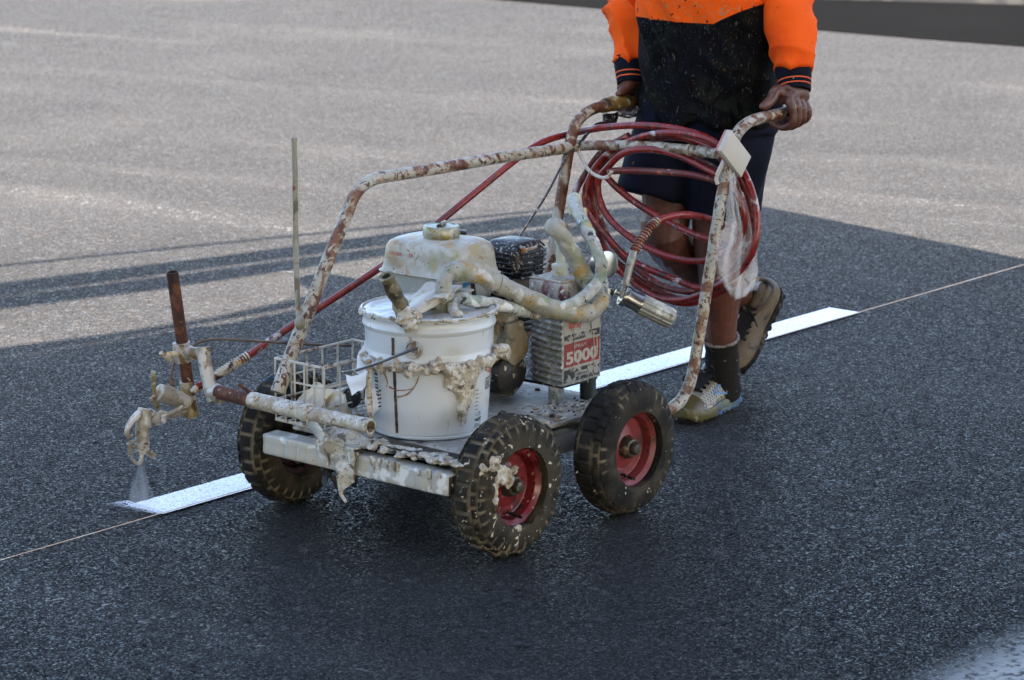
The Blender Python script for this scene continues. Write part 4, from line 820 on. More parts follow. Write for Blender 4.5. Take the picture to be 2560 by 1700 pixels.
# lid: lump of skinned paint with a hatch
g=MB(); v=[];NR,NA=20,96
for i in range(NR+1):
    r_=.1335*i/NR
    for j in range(NA):
        a=2*PI*j/NA; z=.199+.2435+.0065*noise.noise(Vector((r_*math.cos(a)*26,r_*math.sin(a)*26,3)))*(1-(i/NR)**4)+(.004 if i>=NR-1 else 0)
        v.append(bp(a,r_,z))
f=[]
for i in range(NR):
    for j in range(NA): k=(j+1)%NA; f.append((i*NA+j,i*NA+k,(i+1)*NA+k,(i+1)*NA+j))
g.add(v,f); ld=PB.part('lid',g,M_lid)
g=MB(); sheet(g,[at(912,742,z=.452),at(1010,700,z=.462),at(1090,672,z=.470),at(975,665,z=.468)],16,10,lambda u,v:(0,0,.016*math.sin(PI*u)*math.sin(PI*min(1,v*1.2))),th=.0035,lump=.006,ls=26)
sheet(g,[at(935,700,z=.455),at(1010,690,z=.485),at(1070,662,z=.480),at(985,653,z=.46)],14,8,th=.003,lump=.006,ls=26)
PB.part('lid_flap',g,mat('cream peeled lid flap',(.44,.40,.33),.5,0,[((.40,.24,.07),20,.58,.66),((.10,.07,.04),45,.66,.72)],[(40,.5,.004)]),ld,smooth=60)
g=MB()
for k in range(40):
    a=vd+random.uniform(-1.5,1.5); blob(g,bp(a,.137,.446+random.uniform(-.004,.003)),(random.uniform(.003,.009),random.uniform(.003,.009),random.uniform(.002,.004)),.6,90,2)
tube(g,[bp(2*PI*k/64,.1375,.4465) for k in range(64)],.0026,6,closed=True)
crust=[ (vd-1.75+3.7*k/90) for k in range(91)]
g2=MB(); tube(g2,[bp(a,.1345+.003*noise.noise(Vector((a*9,0,0))),.3520+.004*noise.noise(Vector((a*5,4,0)))) for a in crust],lambda t:.0085*(1+.45*noise.noise(Vector((t*23,2,2)))),12,lump=.008,lscale=38)
for k in range(34):
    a=vd-1.3+3.0*random.random(); blob(g2,bp(a,.137,.350+random.gauss(0,.006)),(random.uniform(.004,.010),random.uniform(.004,.010),random.uniform(.004,.012)),1.0,45,2)
for k in range(26):   # ragged drips below the collar on the near side
    a=vd+.50+random.uniform(-.28,.34); z1=.345; z0=z1-random.uniform(.02,.075)*(1.0 if abs(a-vd-.55)<.22 else .5); tube(g2,[bp(a,.133,z1),bp(a,.1295,(z0+z1)/2),bp(a,.1245+.002,z0)],[.009,.0035],8,lump=.005,lscale=60,smooth=3)
for k in range(12):
    a=vd+.58+random.uniform(-.12,.10); z1=.30; z0=random.uniform(.225,.262); tube(g2,[bp(a,.1275,z1),bp(a,.124,(z0+z1)/2),bp(a,.121,z0)],[.0085,.003],8,lump=.004,lscale=60,smooth=3)
blob(g2,bp(vd+1.35,.142,.362),(.018,.018,.012),.8,50,3)
# old paint rope climbing from the collar to the pickup pipe
tube(g2,[at(1040,700,y=-.232),at(1052,725,z=.450),at(1060,745,y=-.175),at(1068,775,y=-.172),at(1080,805,y=-.168),at(1095,835,y=-.165)],[.008,.022],12,smooth=5,lump=.006,lscale=55)
me=remesh(g2,BC,[M_paint],.0018,1,crusty,name='paint_collar'); link_mesh('paint_collar',me,PB)
me=remesh(g,BC,[M_paint],.0018,1,crusty,name='rim_crust'); link_mesh('rim_crust',me,PB)
# bail handle and ear
ea=bp(vd-.30+.06,.1335,.387)
ea_dir=Vector((math.cos(vd-.24),math.sin(vd-.24),0))
g=MB(); lathe(g,ea-ea_dir*.003,ea_dir,[(.0185,0),(.0185,.003),(.016,.006),(.013,.005),(.0115,.008),(.0085,.0085),(.007,.006),(.004,.0065),(.001,.0065)],32); PB.part('handle_ear',g,M_brass)
g=MB(); tube(g,[ea+ea_dir*.006,at(960,803,x=.075),at(920,818,x=.095),at(880,834,x=.10),at(845,846,x=.09),at(812,856,x=.07),at(785,859,x=.03)],.0031,8,smooth=6); PB.part('wire_handle',g,mat('dark steel bail wire',(.10,.10,.11),.35,.6,[((.5,.5,.48),40,.55,.65)]))
# capped pickup pipe leaning out of the lid
g=MB(); tube(g,[at(938,745,y=-.225),at(930,725,y=-.225),at(922,700,y=-.225),at(908,672,y=-.225),at(897,650,y=-.225),at(891,636,y=-.225)],lambda t:.0155+.0015*math.sin(t*22),18,smooth=4,lump=.002,lscale=60,hollow=.6); PB.part('pickup_pipe',g,M_yhose)
g=MB(); blob(g,at(938,730,y=-.215),(.024,.022,.017),.5,45,3); blob(g,at(945,745,y=-.205),(.016,.014,.014),.6,50,3); tube(g,[at(948,735,y=-.205),at(944,760,y=-.19)],[.012,.004],8,lump=.004); tube(g,[at(930,715,y=-.222),at(938,742,y=-.21)],[.017,.022],14,lump=.004)
me=remesh(g,BC,[M_paint],.0018,1,crusty,name='paint_lump'); link_mesh('paint_lump',me,PB)
g=MB(); tube(g,[at(1020,745,y=-.235),at(1018,725,y=-.235),at(1022,700,y=-.235)],.013,12,lump=.004); blob(g,at(998,700,y=-.245),(.012,.012,.012),.6,60,2); tube(g,[at(1036,760,y=-.23),at(1030,700,y=-.235)],.017,14,lump=.005)
me=remesh(g,BC,[M_hoseA],.0024,1,name='crusted_elbow'); link_mesh('crusted_elbow',me,PB)
# printing round the pail: wrapped on the wall
def wrapf(a0,z0): return lambda a,b:bp(a0+a/.128,brad(z0+b)+.0006,z0+b)
g=MB(); aR=vd+.86
for k in range(6): 
    z=.292-k*.008; vv=[bp(aR-.02+(.0),brad(z)+.0006,z),bp(aR+.06,brad(z)+.0006,z),bp(aR+.06,brad(z)+.0006,z+.0016),bp(aR-.02,brad(z)+.0006,z+.0016)]; g.add(vv,[(0,1,2,3)])
text_mb(g,'1 LTR',None,(1,0,0),(0,1,0),.0085,0,width=.020,wrap=wrapf(aR+.0,.2385)); text_mb(g,'WHITE',None,(1,0,0),(0,1,0),.0085,0,width=.022,wrap=wrapf(aR+.0,.2265),bold=.02); text_mb(g,'2216',None,(1,0,0),(0,1,0),.0085,0,width=.020,wrap=wrapf(aR-.01,.2150))
PB.part('printing',g,[M_txk],bk); g=MB(); text_mb(g,'SET',None,(1,0,0),(0,1,0),.012,0,width=.030,wrap=wrapf(aR+.31,.293),bold=.02)
for z in (.288,.309): 
    vv=[]; 
    for k in range(9): a=aR+.27+.42*k/8; vv+= [bp(a,brad(z)+.0007,z),bp(a,brad(z)+.0007,z+.003)]
    g.add(vv,[(2*k,2*k+2,2*k+3,2*k+1) for k in range(8)])
vv=[bp(aR+.27+d,brad(z)+.0007,z) for d,z in ((0,.288),(.02,.288),(.02,.312),(0,.312))]; g.add(vv,[(0,1,2,3)])
PB.part('printing',g,[M_txk],bk)
g=MB(); 
nA=16; vv=[]
for k in range(nA+1): a=aR+.47+ .011*math.cos(2*PI*k/nA)/.125; z=.329+.013*math.sin(2*PI*k/nA); vv.append(bp(a,brad(z)+.0008,z))
g.add(vv[:-1],[tuple(range(nA))]); PB.part('red_badge',g,[M_txr],bk)
# peeling white wrap with bar code on the far side
g=MB(); aL=vd-1.22
for i in range(10):
    a=aL+i*.0; z=.272+i*.0072; wd=.05+.10*((i*7)%3)/3
    vv=[bp(aL+.16,brad(z)+.0009,z),bp(aL+.16+.10,brad(z)+.0009,z),bp(aL+.16+.10,brad(z)+.0009,z+.0028+.002*((i*5)%2)),bp(aL+.16,brad(z)+.0009,z+.0028+.002*((i*5)%2))]; g.add(vv,[(0,1,2,3)])
PB.part('bar_marks',g,[M_txk],bk)
g=MB(); sheet(g,[at(852,765,y=-.36),at(868,812,y=-.34),at(836,862,x=.09),at(818,852,x=.08)],8,10,lump=.008,th=.0008)
sheet(g,[at(795,862,x=.10),at(852,862,x=.095),at(835,905,x=.10),at(812,912,x=.105)],8,8,lump=.010,th=.0008)
PB.part('torn_wrapper',g,M_white,smooth=60)
g=MB(); sheet(g,[at(840,897,x=.06),at(896,891,x=.03),at(893,938,x=.035),at(848,962,x=.06)],8,8,lump=.008,th=.0008); pw=PB.part('torn_wrapper',g,M_white,smooth=60)
g=MB()
for i in range(5):
    for (u,wd_) in ((850,6),(872,7)): sheet(g,[at(u,900+i*9,x=.075),at(u+wd_,898+i*9+ (2 if i%2 else 0),x=.074),at(u+wd_,902+i*9,x=.074),at(u,904+i*9,x=.075)],1,1,lump=0,th=.0003)
PB.part('bar_marks',g,[M_txk],pw)
# ============================================================ the person
PBs=Vector((-1.20,-.38,0)); PE=Thing('person','person in orange and navy work shirt and navy shorts pushing the machine by its handles','person',PBs)
def lofty(g,secs,n=28):
    """secs: (centre, axis, up, half-width across up x axis, half-width along up, exponent)"""
    rings=[]
    for (c,ax,up,a,b,*e) in secs:
        ax=Vector(ax).normalized(); up=Vector(up); up=(up-ax*up.dot(ax)).normalized(); sd=up.cross(ax); e=e[0] if e else 1.0; r_=[]
        for j in range(n):
            t=2*PI*j/n; x=math.copysign(abs(math.cos(t))**e,math.cos(t)); y=math.copysign(abs(math.sin(t))**e,math.sin(t)); r_.append(Vector(c)+sd*x*a+up*y*b)
        rings.append(r_)
    loft(g,rings); return g
def limb(g,pts,rad,n=20,up=(1,0,0),sq=1.0,smooth=4):
    """pts: joints; rad: (side, front) half widths per joint"""
    P=spl(pts,smooth); m_=len(P); secs=[]
    for i,p in enumerate(P):
        t=i/smooth; k=min(int(t),len(rad)-2); f_=t-k; f_=f_*f_*(3-2*f_) if True else f_; a=rad[k][0]*(1-f_)+rad[k+1][0]*f_; b=rad[k][1]*(1-f_)+rad[k+1][1]*f_
        ax=(P[min(i+1,m_-1)]-P[max(i-1,0)]); secs.append((p,ax,up,a,b,sq))
    lofty(g,secs,n); return g
hipC=Vector((-1.11,-.315,.80)); 
# joints
kneeR,ankR=Vector((-1.055,-.40,.450)),at(1722,690,x=-1.60)
hipR,hipL=Vector((-1.115,-.400,.80)),Vector((-1.105,-.235,.80))
kneeL,ankL=Vector((-1.115,-.300,.455)),Vector((-1.225,-.350,.085))
shR,shL=Vector((-1.03,-.49,1.30)),Vector((-1.03,-.14,1.30))
elR,elL=Vector((-1.13,-.575,1.04)),Vector((-1.12,-.132,1.05))
wrR,wrL=Vector((-1.050,-.503,.803)),Vector((-1.052,-.050,.822))
body=MB()
lofty(body,[((-1.11,-.315,.72),(0,0,1),(1,0,0),.13,.09),((-1.11,-.315,.80),(0,0,1),(1,0,0),.155,.105),((-1.105,-.315,.92),(0,0,1),(1,0,0),.14,.105),((-1.08,-.315,1.05),(0,0,1),(1,0,0),.145,.105),((-1.05,-.315,1.2),(0,0,1),(1,0,0),.165,.11),((-1.03,-.315,1.30),(0,0,1),(1,0,0),.15,.085),((-1.02,-.315,1.36),(0,0,1),(1,0,0),.08,.06),((-1.0,-.315,1.40),(0,0,1),(1,0,0),.052,.055),((-.985,-.315,1.45),(.1,0,1),(1,0,0),.05,.055)])
# head, looking down along the line
hd_c=Vector((-.955,-.315,1.545))
HRm=Matrix.Rotation(R(22),3,'Y')
blob(body,hd_c,(.095,.075,.118),0,1,3,rot=HRm); blob(body,hd_c+HRm@Vector((.045,0,-.055)),(.050,.052,.055),0,1,3,rot=HRm)
tube(body,[hd_c+HRm@Vector((.085,0,.012)),hd_c+HRm@Vector((.110,0,-.028))],[.008,.016],10)
tube(body,[hd_c+HRm@Vector((.080,-.026,-.062)),hd_c+HRm@Vector((.092,0,-.060)),hd_c+HRm@Vector((.080,.026,-.062))],.007,8)
for s_ in (-1,1):
    blob(body,hd_c+HRm@Vector((-.005,s_*.078,-.015)),(.018,.009,.030),0,1,2,rot=HRm); tube(body,[hd_c+HRm@Vector((.082,s_*.015,.028)),hd_c+HRm@Vector((.070,s_*.048,.026))],.009,8)
for sh,el,wr in ((shR,elR,wrR),(shL,elL,wrL)):
    limb(body,[sh,(sh+el)/2,el,(el*.6+wr*.4),wr],[(.055,.055),(.046,.048),(.040,.042),(.038,.040),(.024,.031)],up=(1,0,0))
limb(body,[hipR,(hipR+kneeR)/2+Vector((.02,0,0)),kneeR+Vector((0,0,.05)),kneeR+Vector((.0,0,-.01)),kneeR*.7+ankR*.3+Vector((-.02,0,-.035)),kneeR*.25+ankR*.75+Vector((0,0,-.01)),ankR],[(.068,.075),(.062,.070),(.056,.060),(.054,.056),(.055,.058),(.038,.040),(.031,.034)],up=(1,0,.3))
limb(body,[hipL,(hipL+kneeL)/2+Vector((.012,0,0)),kneeL+Vector((0,0,.04)),kneeL+Vector((0,0,-.03)),kneeL*.72+ankL*.28+Vector((-.012,0,0)),kneeL*.3+ankL*.7,ankL],[(.068,.075),(.062,.070),(.055,.060),(.051,.054),(.052,.057),(.036,.038),(.032,.036)],up=(1,0,0))
# hands closed round the grips
def hand(g,wr,ga,gd,s):
    """ga: point on the handle axis at the index finger, gd: direction towards the little finger, s=+1 outer side is +y"""
    gd=Vector(gd).normalized(); Yv=Vector((0,s,0)); Yv=(Yv-gd*Yv.dot(gd)).normalized(); Zv=Vector((0,0,1)); Zv=(Zv-gd*Zv.dot(gd)); Zv=(Zv-Yv*Zv.dot(Yv)).normalized()
    P=lambda a,o,u: ga+gd*a+Yv*o+Zv*u
    ln=[1.0,1.06,1.0,.86]; mcp=[]
    for i in range(4):
        a=.004+i*.0205; k=ln[i]; up=.026-.004*abs(i-1)-.003*i
        M1=P(a,.022,up+.010); p1=P(a+.001,.0345,up-.008); p2=P(a+.002,.034,-.016*k); p3=P(a+.001,.016,-.030*k); p4=P(a-.001,-.006,-.029*k); p5=P(a-.002,-.018,-.020*k)
        mcp.append(M1); tube(g,[M1,p1,p2,p3,p4,p5],lambda t,k=k:(.0098-.0020*t)*(.95+.05*k)*(1+.10*math.sin(t*15)),10,smooth=4); blob(g,p5,(.0080,.0080,.0080),0,1,2); blob(g,p1,(.0108,.0100,.0108),0,1,2)
    mid=(mcp[1]+mcp[2])/2
    for m_ in mcp: limb(g,[wr,(wr+m_)/2+Yv*.004,m_],[(.018,.020),(.014,.014),(.0125,.0125)],n=12,up=tuple(gd))
    limb(g,[wr+Vector((0,0,.02)),wr,(wr+mid)/2+Yv*.002,mid*.85+wr*.15],[(.024,.030),(.025,.032),(.018,.040),(.015,.040)],n=16,up=tuple(gd))
    # palm heel against the bar
    limb(g,[P(.03,.006,.055),P(.035,.006,.030),P(.035,.002,.020)],[(.018,.030),(.016,.034),(.010,.034)],n=14,up=tuple(gd))
    # thumb from the side of the palm, lying along the top of the bar
    tube(g,[(wr+mid)/2-gd*.012-Yv*.004,P(-.002,-.002,.050),P(-.018,-.003,.036),P(-.038,-.004,.0265),P(-.052,-.004,.0235)],lambda t:.0155-.0058*t,12,smooth=4); blob(g,P(-.052,-.004,.0235),(.0098,.0092,.0088),0,1,2); blob(g,P(-.020,-.003,.037),(.0125,.0120,.0115),0,1,2)
    return P
gl0=at(1778,266,y=-.06); gl1=at(1850,247,y=-.06)
hand(body,wrL,gl0+(gl1-gl0)*.22,(gl1-gl0),1)
gr0=at(1445,235,y=-.50); gr1=at(1478,230,y=-.50)
hand(body,wrR,gr0+(gr1-gr0)*.30,(gr1-gr0),-1)
bm_=remesh(body,PBs,[M_skin],.0026,2,name='body'); bd=link_mesh('body',bm_,PE)
# eyes, hair, nails
g=MB(); lofty(g,[(hd_c+HRm@Vector((-.012,0,z)),HRm@Vector((0,0,1)),(1,0,0),a,b) for z,a,b in ((-.01,.078,.088),(.05,.074,.086),(.09,.056,.066),(.118,.02,.03))]); PE.part('hair',remove if False else g,M_hair)
for s_ in (-1,1):
    g=MB(); blob(g,hd_c+HRm@Vector((.079,s_*.030,.012)),(.010,.012,.009),0,1,2); PE.part('eye',g,mat('eye white',(.6,.58,.55),.2) if s_==-1 else MATS['eye white'])
# shirt: torso and sleeves
def wrinkle(amp,sc,amp2=.0,sc2=60,st=(1,1,1)):
    def f(p,n_):
        q=Vector((p.x*st[0],p.y*st[1],p.z*st[2])); w_=1-abs(noise.noise(q*sc))*2; return p+n_*(amp*w_+amp2*noise.noise(p*sc2))
    return f
g=MB(); U=(1,0,0)
def tor(z,x,wy,wx,tilt=0,y=-.315,e=.92): return (Vector((x,y,z)),(tilt,0,1),U,wy,wx,e)
secs=[tor(.688,-1.105,.172,.122),tor(.72,-1.105,.172,.124),tor(.80,-1.105,.174,.128),tor(.88,-1.10,.172,.130),tor(.96,-1.09,.170,.128),tor(1.05,-1.075,.172,.126),tor(1.15,-1.055,.180,.124),tor(1.25,-1.035,.185,.115),tor(1.32,-1.025,.165,.090),tor(1.365,-1.01,.09,.070),tor(1.39,-1.0,.065,.065)]
lofty(g,secs,48)
for sh in (shR,shL): blob(g,sh,(.07,.062,.07),0,1,3)
def shirtf(p,n_):
    w_=(1-abs(noise.noise(Vector((p.x*5,p.y*5,p.z*10+p.y*12))))*3)*.009; hem=max(0,(.76-p.z)/.08)
    v=p+n_*(w_+.006*hem*math.sin(math.atan2(p.x+1.105,p.y+.315)*9)); 
    if p.z<.72: v.z+= .020*noise.noise(Vector((p.y*14,p.x*14,1)))
    v.z+=max(0,(.78-p.z)/.09)*(.035*(1 if p.y>-.3 else .2)); return v
me=remesh(g,PBs,[M_shirt],.007,3,shirtf,'shirt'); 
shirt=link_mesh('shirt',me,PE)
def sleeve(sh,el,wr,nm):
    g=MB(); d=(wr-el); cf=el+d*.85
    limb(g,[sh+Vector((0,0,.01)),(sh+el)/2,el,el+d*.35,el+d*.62,cf],[(.070,.072),(.062,.066),(.055,.062),(.050,.056),(.047,.051),(.043,.045)],n=28,up=(1,0,0))
    L_=d.length; dn=d.normalized()
    def f(p,n_):
        t=(p-el).dot(dn)/L_; w_=0
        if t>-.2:
            q=p+Vector((.02*noise.noise(p*9),0,0)); ph=(p-el).dot(dn)*44+7*noise.noise(p*6)+2.2*math.sin(math.atan2((p-el).x,(p-el).y)); sn=math.sin(ph); w_=(1-2*abs(sn)**.6)*.0075*max(.55,.8+1.2*noise.noise(p*8+Vector((3,1,7))))*min(1,max(0,(t+.15)*1.6))
        return p+n_*(w_+.010*(1-abs(noise.noise(Vector((p.x*7,p.y*7,p.z*13))))*3))
    me=remesh(g,PBs,[M_orange],.0045,2,f,nm); o=link_mesh(nm,me,PE)
    # ribbed cuff with two thin stripes
    g=MB(); secs=[]; c0=el+d*.81; c1=el+d*1.045; nn=22; rings=[]; 
    P=[c0+(c1-c0)*i/nn for i in range(nn+1)]
    sc=[]
    for i,p in enumerate(P):
        t=i/nn; a=.041-.008*t; b=.045-.008*t; sc.append((p,dn,U,a,b,1))
    v0=len(g.v); lofty(g,sc,32); 
    g.mi=[]
    nf=len(g.f)
    for i in range(nn):
        for j in range(32): g.mi.append(1 if i in (13,17) else 0)
    g.mi+=[0,0]
    PE.part('cuff',g,[M_navyc,M_orst],o,smooth=60); return o
sleeve(shR,elR,wrR,'sleeve'); sleeve(shL,elL,wrL,'sleeve')
# shorts
g=MB(); lofty(g,[tor(.86,-1.105,.145,.100),tor(.80,-1.108,.155,.108),tor(.74,-1.11,.160,.112),tor(.70,-1.11,.158,.112)],40)
def sleg(hip,knee,zr,out,fx):
    hem=hip+(knee-hip)*((hip.z-zr)/(hip.z-knee.z)); limb(g,[hip+Vector((0,0,-.02)),(hip+hem)/2+Vector((fx*.5,out*.4,0)),hem+Vector((fx,out,0))],[(.080,.096),(.086,.098),(.084,.092)],n=36,up=(1,0,0),sq=.92)
    return hem
hR=sleg(hipR,kneeR,.538,-.030,.012); hL=sleg(hipL,kneeL,.512,-.006,-.012)
def shortsf(p,n_):
    a=math.sin(math.atan2(p.x+1.1,p.y+(.40 if p.y<-.32 else .25))*5+p.z*6)*.005*max(0,(.74-p.z)/.2)
    return p+n_*((1-abs(noise.noise(Vector((p.x*6,p.y*6,p.z*5))))*2)*.006+a)
me=remesh(g,PBs,[M_shorts],.0065,2,shortsf,'shorts'); link_mesh('shorts',me,PE)
# socks and shoes
def sock(a,b,ra,rb,pale):
    g=MB(); n_=10; P=[a+(b-a)*i/n_ for i in range(n_+1)]
    lofty(g,[(p,b-a,U,ra[0]+(rb[0]-ra[0])*i/n_+.0015*math.sin(i*2.3),ra[1]+(rb[1]-ra[1])*i/n_+.0015*math.sin(i*2.3),1) for i,p in enumerate(P)],28); o=PE.part('sock',g,M_sock,smooth=60)
    if pale:
        g=MB(); ax=(b-a).normalized(); u=Vector((1,0,0)); u=(u-ax*u.dot(ax)).normalized(); s2=ax.cross(u); ring=[a+u*(ra[1]+.0015)*math.cos(t*PI/18)+s2*(ra[0]+.0015)*math.sin(t*PI/18)+ax*.003*noise.noise(Vector((t,1,1))) for t in range(36)]
        tube(g,ring,.0038,8,closed=True,lump=.003,lscale=120)
        for k in range(90):
            t=random.uniform(0,2*PI); p=a+u*(ra[1]+.002)*math.cos(t)+s2*(ra[0]+.002)*math.sin(t); d=(u*math.cos(t)+s2*math.sin(t))*random.uniform(.001,.005)-ax*random.uniform(.002,.009); tube(g,[p+ax*.004,p+d],[.0011,.0004],4)
        me=remesh(g,PBs,[M_sockw],.0016,0,name='sock_cuff'); link_mesh('sock_cuff',me,PE,o)
    return o
axL=(ankL-kneeL).normalized(); 
sock(ankL-axL*.105,ankL+axL*.055,(.0385,.041),(.040,.047),True)
axR=(ankR-kneeR).normalized(); sock(ankR-axR*.10,ankR+axR*.05,(.035,.038),(.039,.043),False)
def shoe(name,heel,toe,upv,mats_,lab,detail):
    """loft a trainer from heel to toe; returns the frame function"""
    heel=Vector(heel); X_=(Vector(toe)-heel); Ls=X_.length; X_.normalize(); Z_=Vector(upv); Z_=(Z_-X_*Z_.dot(X_)).normalized(); Y_=Z_.cross(X_)
    Pf=lambda t,y,z: heel+X_*(t*Ls)+Y_*y+Z_*z
    # t, half width, sole lift, top height, centre z
    pr=[(0,.020,.016,.075),(.04,.031,.010,.092),(.12,.037,.006,.098),(.22,.038,.005,.098),(.32,.037,.006,.094),(.42,.038,.007,.085),(.54,.043,.008,.073),(.66,.048,.008,.064),(.78,.049,.009,.058),(.88,.044,.011,.050),(.95,.033,.014,.040),(1.0,.016,.019,.030)]
    g=MB(); rings=[]
    for (t,w_,z0,z1) in pr:
        r_=[]; zm=z0+.018
        for j in range(32):
            a=2*PI*j/32; c=math.cos(a); s_=math.sin(a)
            if s_>=0: zz=zm+(z1-zm)*abs(s_)**.85; yy=w_*math.copysign(abs(c)**.75,c)*(1-.42*max(0,s_)**1.5*(1 if t>.02 else .5))
            else: zz=zm+(z0+.012-zm)*abs(s_)**.5; yy=w_*math.copysign(abs(c)**.4,c)
            r_.append(Pf(t,yy,zz))
        rings.append(r_)
    loft(g,rings)
    me=remesh(g,PBs,mats_[:1],.0035,2,name=name); o=link_mesh(name,me,PE); o['label']=lab
    # sole
    g=MB(); rings=[]
    for (t,w_,z0,z1) in pr:
        w2=w_+.004; zt=z0+.024+(.008 if t<.3 else 0)-(.004 if t>.6 else 0); rings.append([Pf(t,-w2,zt),Pf(t,-w2-.001,(zt+z0-.004)/2),Pf(t,-w2+.003,z0-.004),Pf(t,0,z0-.006),Pf(t,w2-.003,z0-.004),Pf(t,w2+.001,(zt+z0-.004)/2),Pf(t,w2,zt)])
    loft(g,rings)
    for k in range(11):
        t=.04+k*.088; w_=.031+.016*math.sin(min(1,t+.1)*2.2)
        for s_ in (-1,1): box(g,Pf(t,s_*w_*.82,.004+(.006 if t>.9 or t<.05 else 0)),(.013,.014,.012),.002,rot=Matrix((X_,Y_,Z_)).transposed())
    me=remesh(g,PBs,[mats_[1]],.0028,1,name='sole'); so_=link_mesh('sole',me,PE,o)
    # heel opening, tongue, laces
    g=MB(); tube(g,[Pf(.07,-.0,.098),Pf(.12,.030,.102),Pf(.26,.033,.099),Pf(.40,.018,.092),Pf(.43,0,.090),Pf(.40,-.018,.092),Pf(.26,-.033,.099),Pf(.12,-.030,.102)],.0058,8,smooth=4,closed=True); PE.part('padded_collar',g,mats_[0],o)
    g=MB(); 
    for k in range(5):
        t=.42+.062*k; z=.0895-.0065*k; w_=.019; tube(g,[Pf(t,-w_,z-.003),Pf(t+.02,0,z+.004),Pf(t,w_,z-.003)],.0033,6,smooth=3); tube(g,[Pf(t,w_,z-.003),Pf(t+.035,0,z+.0035),Pf(t+.03,-w_,z-.005)],.0028,6,smooth=3)
    tube(g,[Pf(.42,0,.096),Pf(.47,-.03,.098),Pf(.53,-.05,.085),Pf(.50,-.058,.070),Pf(.46,-.04,.084),Pf(.43,0,.095)],.0016,6,smooth=5); tube(g,[Pf(.42,0,.096),Pf(.47,.02,.094),Pf(.52,.034,.078),Pf(.50,.028,.088),Pf(.42,0,.096)],.0016,6,smooth=5)
    PE.part('laces',g,M_lace,o)
    g=MB(); sheet(g,[Pf(.38,-.020,.096),Pf(.70,-.016,.068),Pf(.70,.016,.068),Pf(.38,.020,.096)],6,4,th=.003,lump=.001); PE.part('tongue',g,M_sock,o)
    if detail:
        def sid(t,zf,k=.002):   # point on the outer (near) wall
            i=0
            while i<len(pr)-2 and pr[i+1][0]<t: i+=1
            f_=(t-pr[i][0])/(pr[i+1][0]-pr[i][0]); w_=pr[i][1]*(1-f_)+pr[i+1][1]*f_; z0=pr[i][2]*(1-f_)+pr[i+1][2]*f_; z1=pr[i][3]*(1-f_)+pr[i+1][3]*f_
            zm=z0+.018; s_=zf; c=math.sqrt(max(0,1-s_*s_)); return Pf(t,w_*(c**.75)*(1-.42*s_**1.5)+k,zm+(z1-zm)*s_**.85)
        g=MB()
        for k in range(9):   # open mesh overlay: pale lattice
            t0=.36+k*.045; tube(g,[sid(t0,.25),sid(t0+.05,.55),sid(t0+.085,.80)],.0011,5,smooth=3); tube(g,[sid(t0+.085,.25),sid(t0+.04,.55),sid(t0,.80)],.0011,5,smooth=3)
        PE.part('mesh_lattice',g,mat('pale shoe lattice',(.46,.45,.41),.5),o)
        g=MB(); tube(g,[sid(.20,.55,.003),sid(.34,.62,.003),sid(.50,.62,.003),sid(.56,.52,.003),sid(.46,.40,.003),sid(.34,.22,.003)],[.0032,.0024],6,smooth=4); tube(g,[sid(.26,.86,.003),sid(.36,.70,.003),sid(.30,.50,.003),sid(.22,.35,.003)],[.0028,.0018],6,smooth=4); PE.part('side_stripe',g,M_blue,o)
        g=MB(); rings=[]
        for (t,w_,z0,z1) in pr[8:]:
            zm=z0+.018; rings.append([Pf(t,(w_+.0022)*math.copysign(abs(math.cos(a))**.75,math.cos(a))*(1-.42*math.sin(a)**1.5),zm+(z1+.002-zm)*math.sin(a)**.85) for a in [PI*q/16 for q in range(17)]])
        vv=[p for r_ in rings for p in r_]; ff=[(i*17+j,i*17+j+1,(i+1)*17+j+1,(i+1)*17+j) for i in range(len(rings)-1) for j in range(16)]; ff.append(tuple(range((len(rings)-1)*17,len(rings)*17))); g.add(vv,ff); PE.part('toe_cap',g,M_shoetoe,o,smooth=60)
    return Pf
shoe('shoe',(-1.290,-.372,.006),(-1.035,-.345,.006),(0,0,1),[M_shoe,M_soleblue],'olive and silver trainer with blue sole, flat on the ground',True)
ht_=at(1786,706,x=-1.665); tt_=at(1700,858,z=.012); tt_=ht_+(tt_-ht_).normalized()*.255; ht_=ht_+Vector((0,0,.012-tt_.z)); tt_=Vector((tt_.x,tt_.y,.012))
shoe('shoe',tuple(ht_),tuple(tt_),(.80,.30,.50),[M_shoebrown,M_soleblk],'brown trainer with black sole, heel lifted',False)
# ============================================================ things carried on the machine
BG=Thing('plastic_bag','clear crumpled plastic bag hanging from the near handle tube','plastic bag',tuple(at(1690,400,y=-.05)))
g=MB(); rows=[(1688,398,7),(1690,430,8),(1692,470,14),(1700,510,20),(1702,550,34),(1700,590,46),(1703,625,50),(1706,655,42),(1702,690,20)]
nA=26; 
for layer,(yy,ph) in enumerate(((-.030,0),(-.052,1.7))):
    V_=[]
    for i,(cx,cy,hw) in enumerate(rows):
        for k in range(3 if i<len(rows)-1 else 1):
            f_=k/3; 
            if i<len(rows)-1: a=[rows[i][q]*(1-f_)+rows[i+1][q]*f_ for q in range(3)]
            else: a=rows[i]
            r_=[]
            for j in range(nA+1):
                u=j/nA*2-1; q=at(a[0]+u*a[2],a[1]+ (8*noise.noise(Vector((u*3,a[1]/30,ph))) if a[1]>640 else 0)+(-abs(u)*16 if a[1]>670 else 0),y=yy); q.y+=.012*math.sin(u*9+ph*3+a[1]/40)*min(1,a[2]/30)+.006*noise.noise(Vector((u*7,a[1]/14,ph))); r_.append(q)
            V_.append(r_)
    n_=nA+1; g.add([p for r_ in V_ for p in r_],[(i*n_+j,i*n_+j+1,(i+1)*n_+j+1,(i+1)*n_+j) for i in range(len(V_)-1) for j in range(nA)])
BG.part('bag_film',g,M_plastic,smooth=80)
